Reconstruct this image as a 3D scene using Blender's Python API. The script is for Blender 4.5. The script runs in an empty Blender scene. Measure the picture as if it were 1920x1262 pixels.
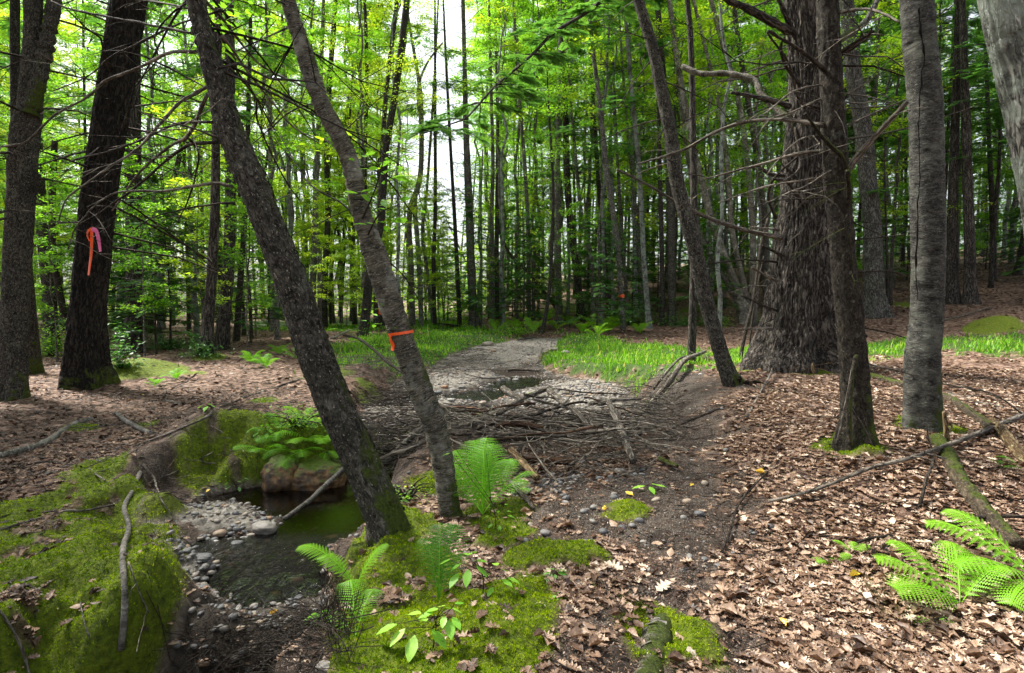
import bpy, math, random
import numpy as np
from mathutils import Vector
R = math.radians
rng = np.random.RandomState(7)
random.seed(7)

# ------------------------------------------------------------------ camera, sky, sun, exposure
sc = bpy.context.scene
COL = sc.collection
FPX, CX, CY = 1067.0, 960.0, 631.0          # focal length and centre in photograph pixels
HORIZON, EYE = 560.0, 1.5
PITCH = -math.atan((CY - HORIZON) / FPX)
cam = bpy.data.cameras.new("camera"); cam_ob = bpy.data.objects.new("camera", cam); COL.objects.link(cam_ob)
cam.sensor_width = 36.0; cam.lens = 36.0 * FPX / 1920.0; cam.clip_end = 2000; cam.clip_start = 0.05
cam_ob.location = (0, 0, EYE); cam_ob.rotation_euler = (R(90) + PITCH, 0, 0)
sc.camera = cam_ob
world = bpy.data.worlds.new("World"); sc.world = world; world.use_nodes = True
wn = world.node_tree; wn.nodes.clear()
sky = wn.nodes.new("ShaderNodeTexSky"); sky.sky_type = 'NISHITA'; sky.sun_disc = False
SUN_EL, SUN_AZ = R(56), R(-58)              # azimuth from +Y (straight ahead), towards -X
sky.sun_elevation = SUN_EL; sky.sun_rotation = SUN_AZ; sky.air_density = 1.0; sky.dust_density = 4.0; sky.ozone_density = 1.0
hs = wn.nodes.new("ShaderNodeHueSaturation"); hs.inputs['Saturation'].default_value = 0.35
bg = wn.nodes.new("ShaderNodeBackground"); bg.inputs['Strength'].default_value = 0.115
wo = wn.nodes.new("ShaderNodeOutputWorld")
wn.links.new(sky.outputs[0], hs.inputs['Color']); wn.links.new(hs.outputs[0], bg.inputs['Color']); wn.links.new(bg.outputs[0], wo.inputs['Surface'])
sl = bpy.data.lights.new("sun", 'SUN'); sl.energy = 4.2; sl.angle = R(8); sl.color = (1.0, 0.96, 0.88)
sun = bpy.data.objects.new("sun", sl); COL.objects.link(sun)
sd = Vector((math.sin(SUN_AZ) * math.cos(SUN_EL), math.cos(SUN_AZ) * math.cos(SUN_EL), math.sin(SUN_EL)))
sun.rotation_euler = (-sd).to_track_quat('-Z', 'Y').to_euler(); sun.location = sd * 60
sc.view_settings.view_transform = 'Standard'; sc.view_settings.look = 'None'; sc.view_settings.gamma = 1.0
sc.view_settings.use_curve_mapping = False
sc.view_settings.exposure = 1.62
cy = sc.cycles
cy.max_bounces = 6; cy.diffuse_bounces = 3; cy.glossy_bounces = 2; cy.transmission_bounces = 5; cy.transparent_max_bounces = 8
cy.use_adaptive_sampling = True; cy.adaptive_threshold = 0.02; cy.use_denoising = True
cy.sample_clamp_indirect = 6.0; cy.caustics_reflective = False; cy.caustics_refractive = False

# ------------------------------------------------------------------ maths helpers
CP, SP = math.cos(PITCH), math.sin(PITCH)
def ray(px, py):
    a = (np.asarray(px, float) - CX) / FPX; b = (CY - np.asarray(py, float)) / FPX
    return a, CP - b * SP, SP + b * CP       # x, y, z of an unnormalised ray
def P(px, py, Y):
    a, dy, dz = ray(px, py); t = Y / dy
    return np.array([a * t, Y, EYE + dz * t], float)
def kc(C):
    C = np.asarray(C); return 1 / np.sqrt(1 + (C[..., 0] / C[..., 1]) ** 2)   # a round stem off the axis looks wider than it is
def WZ(px, py, z):
    a, dy, dz = ray(px, py); t = (z - EYE) / dz
    return np.array([a * t, dy * t])
def _h(ix, iy, iz, s):
    n = (ix.astype(np.int64) * 374761393 + iy.astype(np.int64) * 668265263 + iz.astype(np.int64) * 1274126177 + s * 974634777) & 0xFFFFFFFF
    n = ((n ^ (n >> 13)) * 1103515245) & 0xFFFFFFFF
    n = ((n ^ (n >> 16)) * 2246822519) & 0xFFFFFFFF
    return ((n ^ (n >> 15)) & 0xFFFFFF) / 16777215.0
def noise(p, s=0):
    p = np.asarray(p, float); i = np.floor(p); f = p - i; f = f * f * (3 - 2 * f)
    ix, iy = i[..., 0], i[..., 1]; fx, fy = f[..., 0], f[..., 1]
    if p.shape[-1] == 2:
        z = np.zeros_like(ix)
        a = _h(ix, iy, z, s); b = _h(ix + 1, iy, z, s); c = _h(ix, iy + 1, z, s); d = _h(ix + 1, iy + 1, z, s)
        return (a + (b - a) * fx) * (1 - fy) + (c + (d - c) * fx) * fy
    iz, fz = i[..., 2], f[..., 2]
    r = 0
    for k, wz in ((0, 1 - fz), (1, fz)):
        a = _h(ix, iy, iz + k, s); b = _h(ix + 1, iy, iz + k, s); c = _h(ix, iy + 1, iz + k, s); d = _h(ix + 1, iy + 1, iz + k, s)
        r = r + wz * ((a + (b - a) * fx) * (1 - fy) + (c + (d - c) * fx) * fy)
    return r
def fbm(p, o=4, s=0, g=0.5):
    p = np.asarray(p, float); r = 0; a = 1; t = 0
    for k in range(o):
        r = r + a * (noise(p, s + k * 17) - 0.5); t += a; a *= g; p = p * 2.03 + 3.7
    return r / t * 2                          # about -1..1
def ss(a, b, x):
    t = np.clip((x - a) / (b - a), 0, 1); return t * t * (3 - 2 * t)
def sdf(poly, x, y):
    """signed distance to a polygon, negative inside"""
    poly = np.asarray(poly, float); d = np.full(x.shape, 1e18); ins = np.zeros(x.shape, bool)
    for i in range(len(poly)):
        ax, ay = poly[i - 1]; bx, by = poly[i]; ex, ey = bx - ax, by - ay
        t = np.clip(((x - ax) * ex + (y - ay) * ey) / (ex * ex + ey * ey + 1e-12), 0, 1)
        d = np.minimum(d, (x - ax - t * ex) ** 2 + (y - ay - t * ey) ** 2)
        c = ((ay > y) != (by > y)) & (x < (bx - ax) * (y - ay) / (by - ay + 1e-18) + ax)
        ins ^= c
    return np.where(ins, -1, 1) * np.sqrt(d)

# ------------------------------------------------------------------ terrain heights
FZ = ([0, 2.9, 3.5, 4.0, 6, 9, 12, 18, 28, 60], [-.92, -.9, -.68, -.60, -.58, -.52, -.45, -.36, -.2, -.1])
def floorz(Y): return np.interp(Y, *FZ)
def WF(px, py):
    z = -.5
    for _ in range(12):
        w = WZ(px, py, z); z = float(floorz(w[1]))
    return w
CREEK = [WF(*p) for p in [(345, 1262), (325, 1160), (305, 1060), (318, 985), (335, 935), (400, 925), (520, 915), (640, 890), (690, 830), (650, 800),
    (725, 755), (740, 722), (810, 692), (845, 668), (900, 648), (960, 640), (1000, 634), (1055, 636), (1030, 655), (1005, 672), (1030, 702), (1110, 715), (1175, 738), (1205, 780), (1215, 830),
    (1150, 880), (1040, 905), (960, 905), (880, 880), (800, 890), (745, 925), (705, 968), (675, 1010), (618, 1075), (605, 1120), (625, 1175), (615, 1262)]]
CREEK = np.array(CREEK)
CREEK = np.vstack([[CREEK[0][0] - .1, 1.0], CREEK, [CREEK[-1][0] + .05, 1.0]])
def creek_s(x, y):
    p = np.stack([x, y], -1)
    return sdf(CREEK, x, y) + (.12 + .12 * ss(7, 5, y)) * fbm(p * 2.1, 3, 5) + .34 * ss(-1.55, -2.0, x) * ss(7, 6, y) * fbm(p * 1.9, 2, 15)
def mossz(p, near, m): return m * near * (.012 + .022 * fbm(p * 11, 3, 41) + .075 * fbm(p * 3.6, 2, 42))
def bump(x, y, c, r, h, ry=None):
    ry = ry or r
    return h * np.exp(-(((x - c[0]) / r) ** 2 + ((y - c[1]) / ry) ** 2))
def H0(x, y):
    z = np.zeros(x.shape)
    z = z - .12 * ss(-1.2, -2.6, x) * ss(12, 6, y)
    z = z - .16 * ss(.6, -1.1, x) * ss(6.5, 4, y) * ss(2.2, 3.6, y)
    z = z + .30 * ss(1.2, 3.2, x) * ss(2, 5, y) * ss(13, 9.5, y)
    z = z - .16 * ss(12, 15, y) * ss(26, 20, y) * ss(-6, -2, x)
    a = x * .72 + y * .6
    z = z + 3.2 * ss(15, 46, a) * ss(-2, 9, x) + 5.0 * ss(40, 110, a) * ss(-20, 25, x) + .9 * ss(24, 50, y) * ss(-8, 4, x)
    z = z - .25 * ss(-5, -16, x) * ss(8, 20, y)
    for c, r, h in BUMPS: z = z + bump(x, y, c, r, h)
    return z
BUMPS = [(WZ(430, 880, -.1), .50, .30), (WZ(570, 845, -.1), .62, .34), (WZ(250, 702, .0), .75, .28), (WZ(330, 668, .0), .7, .12), (WZ(395, 672, .0), .5, .10),
         (WZ(1880, 620, .4), 1.1, .45), (WZ(255, 985, -.2), .3, .10), (WZ(120, 1100, -.15), .6, .10), (WZ(1395, 720, .2), .5, .12), (WZ(1500, 690, .2), 1.1, .18),
         (WZ(700, 760, -.2), .5, .2), (WZ(940, 1180, 0), .45, .07), (WZ(730, 1010, -.2), .35, .08), (WZ(690, 700, -.1), .6, .12)]
BARS = [(WF(875, 772), .45, -.13), (WF(830, 800), .4, -.10), (WF(905, 742), .5, -.12), (WF(955, 720), .75, -.14), (WF(965, 700), .6, -.10), (WF(400, 985), .42, .14), (WF(480, 1000), .30, .09), (WF(1090, 745), 1.5, .13), (WF(850, 712), 1.3, .10), (WF(745, 775), .7, .09), (WF(1000, 900), .5, .12), (WF(840, 760), .45, .08), (WF(930, 665), 1.2, .08)]
_rh = np.random.RandomState(17)
HUM = [(WF(_a, _b) + [-.12, 0], _c, _d) for _a, _b, _c, _d in ((315, 990, .26, .16), (330, 1040, .20, .12), (318, 1100, .24, .15), (335, 1165, .22, .12), (400, 900, .3, .18), (450, 895, .22, .15), (520, 890, .24, .16), (355, 905, .2, .12))]
for _i in range(70):
    _k = _rh.randint(2, len(CREEK) - 2); _t = _rh.uniform(); _c = CREEK[_k] * (1 - _t) + CREEK[_k + 1] * _t
    if _c[1] < 8.5: HUM.append((_c + _rh.normal(0, .10, 2), _rh.uniform(.07, .20), _rh.uniform(-.08, .15)))
for _px, _py, _r, _q in ((285, 1010, .2, .14), (300, 1075, .2, .10), (270, 940, .22, .12), (345, 925, .2, .12), (400, 905, .26, .16), (480, 900, .25, .14), (560, 880, .3, .12), (700, 1035, .16, .06), (650, 1130, .2, .08), (300, 1200, .3, .12), (340, 1240, .25, .15), (590, 1230, .2, .15), (420, 1235, .25, .16), (500, 1250, .2, .10)):
    HUM.append((WF(_px, _py), _r, _q))
def H(x, y, fine=True):
    x = np.asarray(x, float); y = np.asarray(y, float)
    p = np.stack([x, y], -1)
    z = H0(x, y)
    s = creek_s(x, y) + .05 * fbm(p * 8., 2, 6)
    wide = .30 + .34 * ss(-1.9, -2.5, x) * ss(6.5, 5.2, y) + .35 * ss(7, 13, y) + .25 * ss(1.5, 2.4, x) * ss(13, 6, y)
    k = ss(-.05, wide, s)
    f = floorz(y) + .035 * fbm(p * 1.7, 3, 9)
    for c, r, h in BARS: f = f + bump(x, y, c, r, h)
    z = z + .10 * fbm(p * .35, 2, 1) * ss(3, 9, y) + .05 * fbm(p * 1.3, 3, 2)
    z = f * (1 - k) + z * k
    for c, r, h in HUM: z = z + bump(x, y, c, r, h)
    if fine:
        d = ss(30, 6, y)
        z = z + (.016 * fbm(p * 6, 3, 3) + .008 * fbm(p * 22, 2, 4)) * d
    return z
def G(px, py, far=120.):
    """the point of the ground seen at a pixel of the photograph"""
    a, dy, dz = ray(px, py); Y = np.geomspace(1.3, far, 900)
    t = Y / dy; g = H(a * t, Y) - (EYE + dz * t)
    k = np.argmax(g > 0)
    if g[k] <= 0: k = len(Y) - 1
    if k > 0:
        w = g[k - 1] / (g[k - 1] - g[k]); Yk = Y[k - 1] + (Y[k] - Y[k - 1]) * w
    else: Yk = Y[0]
    x = a * Yk / dy
    return np.array([x, Yk, float(H(np.array([x]), np.array([Yk]))[0])])
def Hs(x, y): return float(H(np.array([x]), np.array([y]))[0])

def gp(pts): return np.array([G(*p)[:2] for p in pts])
MOSS_P = [gp([(-500, 960), (0, 945), (60, 925), (130, 905), (190, 905), (262, 880), (300, 930), (335, 1010), (330, 1080), (300, 1150), (275, 1262), (260, 1500), (-500, 1500)]),
          gp([(640, 1262), (630, 1180), (625, 1090), (680, 1005), (760, 975), (835, 990), (855, 1060), (880, 1115), (960, 1080), (1050, 1030), (1130, 1025), (1140, 1050), (1080, 1080), (1080, 1130), (1035, 1180), (1005, 1262), (1000, 1500), (640, 1500)])]
MOSS_E = [(G(*p)[:2], r) for p, r in [((390, 890), .32), ((470, 860), .4), ((430, 880), .42), ((560, 835), .5), ((230, 690), .6), ((290, 685), .6), ((180, 880), .25), ((1180, 955), .16), ((1128, 1112), .13), ((1240, 1195), .2),
          ((360, 700), .25), ((490, 750), .22), ((395, 670), .4), ((270, 797), .14), ((160, 800), .15), ((690, 720), .3), ((1860, 608), .8), ((1720, 570), .9), ((1500, 685), .7), ((1420, 690), .4), ((820, 900), .25),
          ((1600, 835), .25), ((1730, 800), .3), ((745, 985), .3), ((930, 960), .25), ((940, 1000), .2), ((1330, 560), .8), ((1300, 580), .8), ((700, 760), .3), ((450, 800), .25), ((1010, 1050), .2), ((1090, 1040), .2), ((640, 700), .3)]]
GRASS_P = [gp([(600, 705), (625, 650), (700, 632), (790, 628), (800, 602), (870, 604), (900, 620), (960, 632), (930, 652), (862, 662), (815, 690), (760, 706), (700, 690)]),
           gp([(1012, 652), (1040, 632), (1120, 628), (1200, 645), (1330, 655), (1345, 685), (1260, 700), (1190, 722), (1100, 712), (1035, 698), (1008, 672)]),
           gp([(1330, 658), (1500, 650), (1640, 640), (1760, 632), (1960, 630), (2100, 630), (2100, 668), (1920, 664), (1770, 660), (1640, 668), (1480, 672), (1340, 690)]),
           gp([(470, 602), (620, 600), (780, 596), (860, 595), (860, 606), (780, 614), (640, 622), (470, 618)])]
SOIL_P = [gp([(1070, 1030), (1360, 1000), (1345, 1120), (1340, 1262), (1330, 1450), (1010, 1450), (1030, 1262), (1060, 1160)]), gp([(1185, 715), (1330, 690), (1375, 735), (1340, 800), (1350, 870), (1410, 920), (1440, 1000), (1350, 1090), (1350, 1180), (1320, 1262), (1310, 1400), (960, 1400), (970, 1262), (1010, 1180), (1060, 1110), (1110, 1030), (950, 1040), (960, 970), (1000, 900), (1230, 870), (1200, 770)])]
PATH_P = [gp([(640, 590), (760, 578), (800, 575), (810, 588), (700, 600)])]
def zones(x, y):
    p = np.stack([x, y], -1)
    n1 = fbm(p * 3.0, 3, 31); n2 = fbm(p * 9., 3, 33)
    def soft(d, w): return ss(w, -w, d + n1 * .12 + n2 * .07)
    moss = np.zeros(x.shape)
    for q in MOSS_P: moss = np.maximum(moss, soft(sdf(q, x, y), .06))
    for c, r in MOSS_E:
        moss = np.maximum(moss, soft(np.hypot(x - c[0], y - c[1]) - r, .05))
    hole = ss(.12, .45, n1) * .9
    moss = moss * (1 - .85 * ss(.28, .5, n1 + .5 * n2) * ss(9, 6, y))
    moss = moss * (1 - hole * ss(1.2, 0, np.abs(x - .6)) * ss(6, 3, y))
    creek = ss(.10, -.02, creek_s(x, y))
    bank = ss(.75, .2, sdf(CREEK, x, y) + .10 * n1) * (1 - creek)
    grass = np.zeros(x.shape)
    for q in GRASS_P: grass = np.maximum(grass, ss(.35, -.35, sdf(q, x, y) + n1 * .9))
    soil = np.zeros(x.shape)
    for q in SOIL_P: soil = np.maximum(soil, ss(.22, -.30, sdf(q, x, y) + n1 * .5 + n2 * .25))
    moss = moss * (1 - creek); grass = grass * (1 - creek)
    soil = np.maximum(soil * (1 - moss), bank * .8 * (1 - moss) * (1 - grass) * ss(9, 7, y)) * (1 - creek)
    return dict(moss=moss, creek=creek, bank=bank, grass=grass, soil=soil)

# ------------------------------------------------------------------ mesh helpers
def mk(name, V, F, mat, parent=None, loc=None, attrs=None, smooth=True):
    """V (n,3) world coordinates, F list of int arrays (m,k) -> one mesh object; vertices relative to loc"""
    V = np.asarray(V, np.float32)
    if loc is not None: V = V - np.asarray(loc, np.float32)
    me = bpy.data.meshes.new(name)
    F = [np.asarray(f) for f in F if len(f)]
    cnt = np.concatenate([np.full(len(f), f.shape[1]) for f in F]); lp = np.concatenate([f.ravel() for f in F]).astype(np.int32)
    me.vertices.add(len(V)); me.vertices.foreach_set('co', V.ravel())
    me.loops.add(len(lp)); me.loops.foreach_set('vertex_index', lp)
    me.polygons.add(len(cnt)); me.polygons.foreach_set('loop_start', np.concatenate([[0], np.cumsum(cnt)[:-1]]).astype(np.int32))
    me.polygons.foreach_set('use_smooth', np.full(len(cnt), bool(smooth)))
    for an, av in (attrs or {}).items():
        av = np.asarray(av, np.float32)
        if av.ndim == 1: a = me.attributes.new(an, 'FLOAT', 'POINT'); a.data.foreach_set('value', av)
        elif av.shape[1] == 3: a = me.attributes.new(an, 'FLOAT_VECTOR', 'POINT'); a.data.foreach_set('vector', av.ravel())
        else: a = me.attributes.new(an, 'FLOAT_COLOR', 'POINT'); a.data.foreach_set('color', av.ravel())
    me.update(calc_edges=True)
    if mat: me.materials.append(mat)
    ob = bpy.data.objects.new(name, me); COL.objects.link(ob)
    if parent is not None: ob.parent = parent
    elif loc is not None: ob.location = tuple(float(v) for v in loc)
    return ob
def tag(o, label=None, cat=None, group=None, kind=None):
    if label: o['label'] = label
    if cat: o['category'] = cat
    if group: o['group'] = group
    if kind: o['kind'] = kind
    return o
def thing(name, loc, label, cat, group=None, rz=0):
    o = bpy.data.objects.new(name, None); COL.objects.link(o); o.location = tuple(float(v) for v in loc); o.rotation_euler = (0, 0, rz)
    o.empty_display_size = .1
    return tag(o, label, cat, group)
def dup(root, loc, rz=0, s=1, label=None, group=None):
    c = root.copy(); COL.objects.link(c); c.location = tuple(float(v) for v in loc); c.rotation_euler = (0, 0, rz); c.scale = (s, s, s)
    if label: c['label'] = label
    if group: c['group'] = group
    for ch in root.children:
        d = ch.copy(); COL.objects.link(d); d.parent = c
        for g in ch.children:
            e = g.copy(); COL.objects.link(e); e.parent = d
    return c
class Acc:
    def __init__(s): s.V = []; s.F = {}; s.A = {}; s.n = 0
    def add(s, V, F, **a):
        V = np.asarray(V, float)
        for f in (F if isinstance(F, list) else [F]):
            f = np.asarray(f)
            if len(f): s.F.setdefault(f.shape[1], []).append(f + s.n)
        s.V.append(V); s.n += len(V)
        for k, v in a.items():
            v = np.asarray(v, float)
            if v.ndim == 0: v = np.full(len(V), float(v))
            s.A.setdefault(k, []).append(v)
    def build(s, name, mat, parent=None, loc=None, smooth=True):
        if not s.V: return None
        return mk(name, np.vstack(s.V), [np.vstack(f) for f in s.F.values()], mat, parent, loc, {k: np.concatenate(v) for k, v in s.A.items()}, smooth)
def catmull(P0, n):
    P0 = np.asarray(P0, float)
    if len(P0) < 3: 
        t = np.linspace(0, 1, n)[:, None]; return P0[0] * (1 - t) + P0[-1] * t
    d = np.concatenate([[0], np.cumsum(np.linalg.norm(np.diff(P0[:, :3], axis=0), axis=1))])
    Q = np.vstack([2 * P0[0] - P0[1], P0, 2 * P0[-1] - P0[-2]])
    t = np.linspace(0, d[-1], n); i = np.clip(np.searchsorted(d, t, side='right') - 1, 0, len(P0) - 2)
    u = ((t - d[i]) / np.maximum(d[i + 1] - d[i], 1e-9))[:, None]
    a, b, c, e = Q[i], Q[i + 1], Q[i + 2], Q[i + 3]
    return .5 * (2 * b + (c - a) * u + (2 * a - 5 * b + 4 * c - e) * u ** 2 + (3 * b - a - 3 * c + e) * u ** 3)
def tube(C, r, k=8, cap=True, fr=None):
    """C (n,3), r (n,) or (n,k) -> V, [quads, tris], bk (bark coordinates)"""
    C = np.asarray(C, float); n = len(C); r = np.asarray(r, float)
    if r.ndim == 1: r = np.repeat(r[:, None], k, 1)
    T = np.gradient(C, axis=0); T /= np.linalg.norm(T, axis=1)[:, None] + 1e-12
    N = np.zeros_like(T); ref = np.array([1., 0, 0]) if abs(T[0][0]) < .9 else np.array([0, 1., 0])
    v = ref - T[0] * ref.dot(T[0]); N[0] = v / np.linalg.norm(v)
    for i in range(1, n):
        v = N[i - 1] - T[i] * N[i - 1].dot(T[i]); N[i] = v / (np.linalg.norm(v) + 1e-12)
    B = np.cross(T, N); th = np.linspace(0, 2 * np.pi, k, endpoint=False)
    D = N[:, None] * np.cos(th)[None, :, None] + B[:, None] * np.sin(th)[None, :, None]
    V = (C[:, None] + D * r[..., None]).reshape(-1, 3)
    i = np.arange(n - 1)[:, None] * k; j = np.arange(k)[None]; j2 = (j + 1) % k
    Q = np.stack([i + j, i + j2, i + k + j2, i + k + j], -1).reshape(-1, 4)
    L = np.concatenate([[0], np.cumsum(np.linalg.norm(np.diff(C, axis=0), axis=1))])
    rm = r.mean(1)
    bk = np.stack([np.repeat(rm, k) * np.tile(np.cos(th), n), np.repeat(rm, k) * np.tile(np.sin(th), n), np.repeat(L, k)], -1)
    F = [Q]
    if cap:
        V = np.vstack([V, C[0], C[-1]]); bk = np.vstack([bk, [0, 0, 0], [0, 0, L[-1]]])
        jj = np.arange(k); F.append(np.stack([np.full(k, n * k), (jj + 1) % k, jj], -1))
        o = (n - 1) * k; F.append(np.stack([np.full(k, n * k + 1), o + jj, o + (jj + 1) % k], -1))
    return V, F, bk, D.reshape(-1, 3)
def rotmats(az, tilt, taz):
    """leaf frames: heading az, plane tilted by tilt towards direction taz"""
    ca, sa = np.cos(az), np.sin(az); z0 = np.zeros_like(az)
    Z = np.stack([np.sin(tilt) * np.cos(taz), np.sin(tilt) * np.sin(taz), np.cos(tilt)], -1)
    X = np.stack([ca, sa, z0], -1); X = X - Z * (X * Z).sum(-1, keepdims=True); X /= np.linalg.norm(X, axis=-1, keepdims=True) + 1e-12
    Y = np.cross(Z, X)
    return np.stack([X, Y, Z], -1)           # columns are axes
def scatter(acc, tv, tf, C, M, S, **at):
    """m copies of template (tv, tf list)"""
    m, n = len(C), len(tv)
    if m == 0: return
    S = np.asarray(S, float)
    L = tv[None] * (S[:, None, None] if S.ndim == 1 else S[:, None, :])
    V = np.einsum('mij,mnj->mni', M, L) + C[:, None]
    off = (np.arange(m) * n)[:, None, None]
    acc.add(V.reshape(-1, 3), [(np.asarray(f)[None] + off).reshape(-1, np.asarray(f).shape[1]) for f in tf], **{k: np.repeat(v, n, axis=0) for k, v in at.items()})
exec_mats = {}

# ------------------------------------------------------------------ materials
def mat(name):
    m = bpy.data.materials.new(name); m.use_nodes = True; m.node_tree.nodes.clear()
    return m, m.node_tree
class NT:
    def __init__(s, t): s.t = t
    def n(s, ty, **kw):
        o = s.t.nodes.new(ty)
        for k, v in kw.items():
            if k.startswith('i_'):
                key = k[2:].replace('_', ' ')
                o.inputs[int(key) if key.isdigit() else key].default_value = v
            else: setattr(o, k, v)
        return o
    def l(s, a, b): s.t.links.new(a, b)
    def noise(s, vec, scale, detail=4, rough=.55, dist=0):
        o = s.n('ShaderNodeTexNoise', i_Scale=scale, i_Detail=detail, i_Roughness=rough, i_Distortion=dist)
        if vec is not None: s.l(vec, o.inputs['Vector'])
        return o.outputs[0]
    def map(s, vec, sc_):
        o = s.n('ShaderNodeMapping', i_Scale=sc_); s.l(vec, o.inputs[0]); return o.outputs[0]
    def ramp(s, fac, st):
        o = s.n('ShaderNodeValToRGB'); r = o.color_ramp
        while len(r.elements) < len(st): r.elements.new(.5)
        for e, (p, c) in zip(r.elements, st):
            e.position = p; e.color = (*c, 1) if len(c) == 3 else c
        s.l(fac, o.inputs[0]); return o.outputs[0]
    def mr(s, v, a, b, c=0, d=1):
        o = s.n('ShaderNodeMapRange', i_1=a, i_2=b, i_3=c, i_4=d); s.l(v, o.inputs[0]); return o.outputs[0]
    def mix(s, f, a, b, bt='MIX'):
        o = s.n('ShaderNodeMix', data_type='RGBA', blend_type=bt)
        for v, i in ((f, 0), (a, 6), (b, 7)):
            if isinstance(v, (int, float)): o.inputs[i].default_value = v
            elif isinstance(v, tuple): o.inputs[i].default_value = (*v, 1)
            else: s.l(v, o.inputs[i])
        return o.outputs[2]
    def math(s, op, a, b=0.):
        o = s.n('ShaderNodeMath', operation=op)
        for v, i in ((a, 0), (b, 1)):
            if isinstance(v, (int, float)): o.inputs[i].default_value = v
            else: s.l(v, o.inputs[i])
        return o.outputs[0]
    def bump(s, h, strength, dist):
        o = s.n('ShaderNodeBump', i_Strength=strength, i_Distance=dist); s.l(h, o.inputs['Height']); return o.outputs[0]
    def attr(s, name): return s.n('ShaderNodeAttribute', attribute_name=name)
    def out(s, sh): o = s.n('ShaderNodeOutputMaterial'); s.l(sh, o.inputs[0])
    def princ(s, col, rough=.8, spec=.3, nrm=None):
        o = s.n('ShaderNodeBsdfPrincipled', i_Roughness=rough if isinstance(rough, (int, float)) else .5); o.inputs['Specular IOR Level'].default_value = spec
        if not isinstance(rough, (int, float)): s.l(rough, o.inputs['Roughness'])
        if isinstance(col, tuple): o.inputs['Base Color'].default_value = (*col, 1)
        else: s.l(col, o.inputs['Base Color'])
        if nrm is not None: s.l(nrm, o.inputs['Normal'])
        return o.outputs[0]
def bark(name, dark, light, lichen=(.32, .34, .27), vscale=.22, scale=28, moss=0., style='furrow', cover=.35, fleck=.5):
    m, t = mat(name); g = NT(t)
    bk = g.attr('bk').outputs['Vector']; oi = g.n('ShaderNodeObjectInfo').outputs['Random']
    geo = g.n('ShaderNodeNewGeometry')
    wv = g.n('ShaderNodeTexNoise', i_Scale=5., i_Detail=3.); g.l(bk, wv.inputs[0]); wsc = g.n('ShaderNodeVectorMath', operation='SCALE', i_Scale=.07); g.l(wv.outputs[1], wsc.inputs[0])
    wa = g.n('ShaderNodeVectorMath', operation='ADD'); g.l(bk, wa.inputs[0]); g.l(wsc.outputs[0], wa.inputs[1]); bw = wa.outputs[0]
    if style == 'furrow':
        sv = g.map(bw, (1, 1, vscale)); n1 = g.noise(sv, scale, 5, .6, .3); n2 = g.noise(sv, scale * 2.7, 4, .7)
        rd = g.math('ABSOLUTE', g.math('SUBTRACT', n1, .5)); rd = g.mr(rd, .0, .11)
        hgt = g.math('MULTIPLY', rd, g.mr(n2, .25, .7, .35, 1))
    elif style == 'plate':
        sv = g.map(bw, (1, 1, .55)); n1 = g.noise(sv, scale * 1.1, 6, .72, .8)
        vo = g.n('ShaderNodeTexVoronoi', i_Scale=scale * 1.5, i_Randomness=1.); g.l(sv, vo.inputs['Vector']); vc = g.n('ShaderNodeSeparateColor'); g.l(vo.outputs['Color'], vc.inputs[0])
        hgt = g.math('MULTIPLY', g.mr(n1, .36, .66), g.mr(vc.outputs[0], 0, 1, .45, 1.1))
    else:
        sv = g.map(bw, (.3, .3, 2.6) if style == 'curl' else (.55, .55, 1.7)); n1 = g.noise(sv, scale, 6, .75, .5); n2 = g.noise(g.map(bw, (.8, .8, 1.6)), scale * .35, 5, .7)
        hgt = g.math('ADD', g.math('MULTIPLY', g.mr(n1, .38, .64), .65), g.math('MULTIPLY', g.mr(n2, .38, .62), .4))
    mid = tuple(a_ * .45 + b_ * .4 for a_, b_ in zip(dark, light))
    col = g.ramp(hgt, [(.08, dark), (.5, mid), (.98, light)])
    big = g.noise(bk, 4.2, 6, .68)
    col = g.mix(g.mr(big, 1 - cover - .08, 1 - cover + .04, 0, .7), col, lichen)
    dk = g.noise(bk, 2.3, 5, .65); col = g.mix(g.mr(dk, .5, .66, 0, .65), col, tuple(c * .8 for c in dark))
    fl = g.noise(sv, scale * 2.3, 4, .8); col = g.mix(g.mr(fl, .585, .66, 0, fleck), col, tuple(min(.8, c * 2.4 + .03) for c in light))
    col = g.mix(g.mr(oi, 0, 1, 0, .35), col, tuple(c * .5 for c in dark))
    if moss > 0:
        mn = g.noise(bk, 6.5, 6, .7); hz = g.n('ShaderNodeSeparateXYZ'); g.l(bk, hz.inputs[0])
        lo = g.mr(hz.outputs[2], .2, 1.1, .30, .0)
        nx = g.n('ShaderNodeSeparateXYZ'); g.l(geo.outputs['Normal'], nx.inputs[0])
        side = g.math('ADD', g.math('MULTIPLY', nx.outputs[0], .16), g.math('MULTIPLY', nx.outputs[2], .22))
        f = g.math('ADD', g.math('ADD', mn, lo), g.math('ADD', side, moss - .5))
        mc = g.ramp(g.noise(bk, 60, 3), [(.3, (.022, .036, .004)), (.7, (.085, .115, .010))])
        mf = g.mr(f, .29, .42, 0, .92)
        col = g.mix(mf, col, mc); hgt = g.math('ADD', hgt, g.math('MULTIPLY', mf, .5))
    g.out(g.princ(col, .85, .2, g.bump(hgt, 1., .015)))
    return m
B_FUR = bark('bark_dark_furrowed', (.006, .005, .004), (.070, .058, .046), moss=.03, scale=20, cover=.1)
B_MAP = bark('bark_flaking_maple', (.009, .008, .006), (.21, .19, .155), lichen=(.20, .205, .16), style='plate', scale=34, moss=.05, cover=.34, fleck=.9)
B_YB = bark('bark_yellow_birch', (.008, .0065, .005), (.36, .32, .25), lichen=(.50, .48, .42), style='curl', scale=42, moss=.06, cover=.40, fleck=1.)
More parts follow.
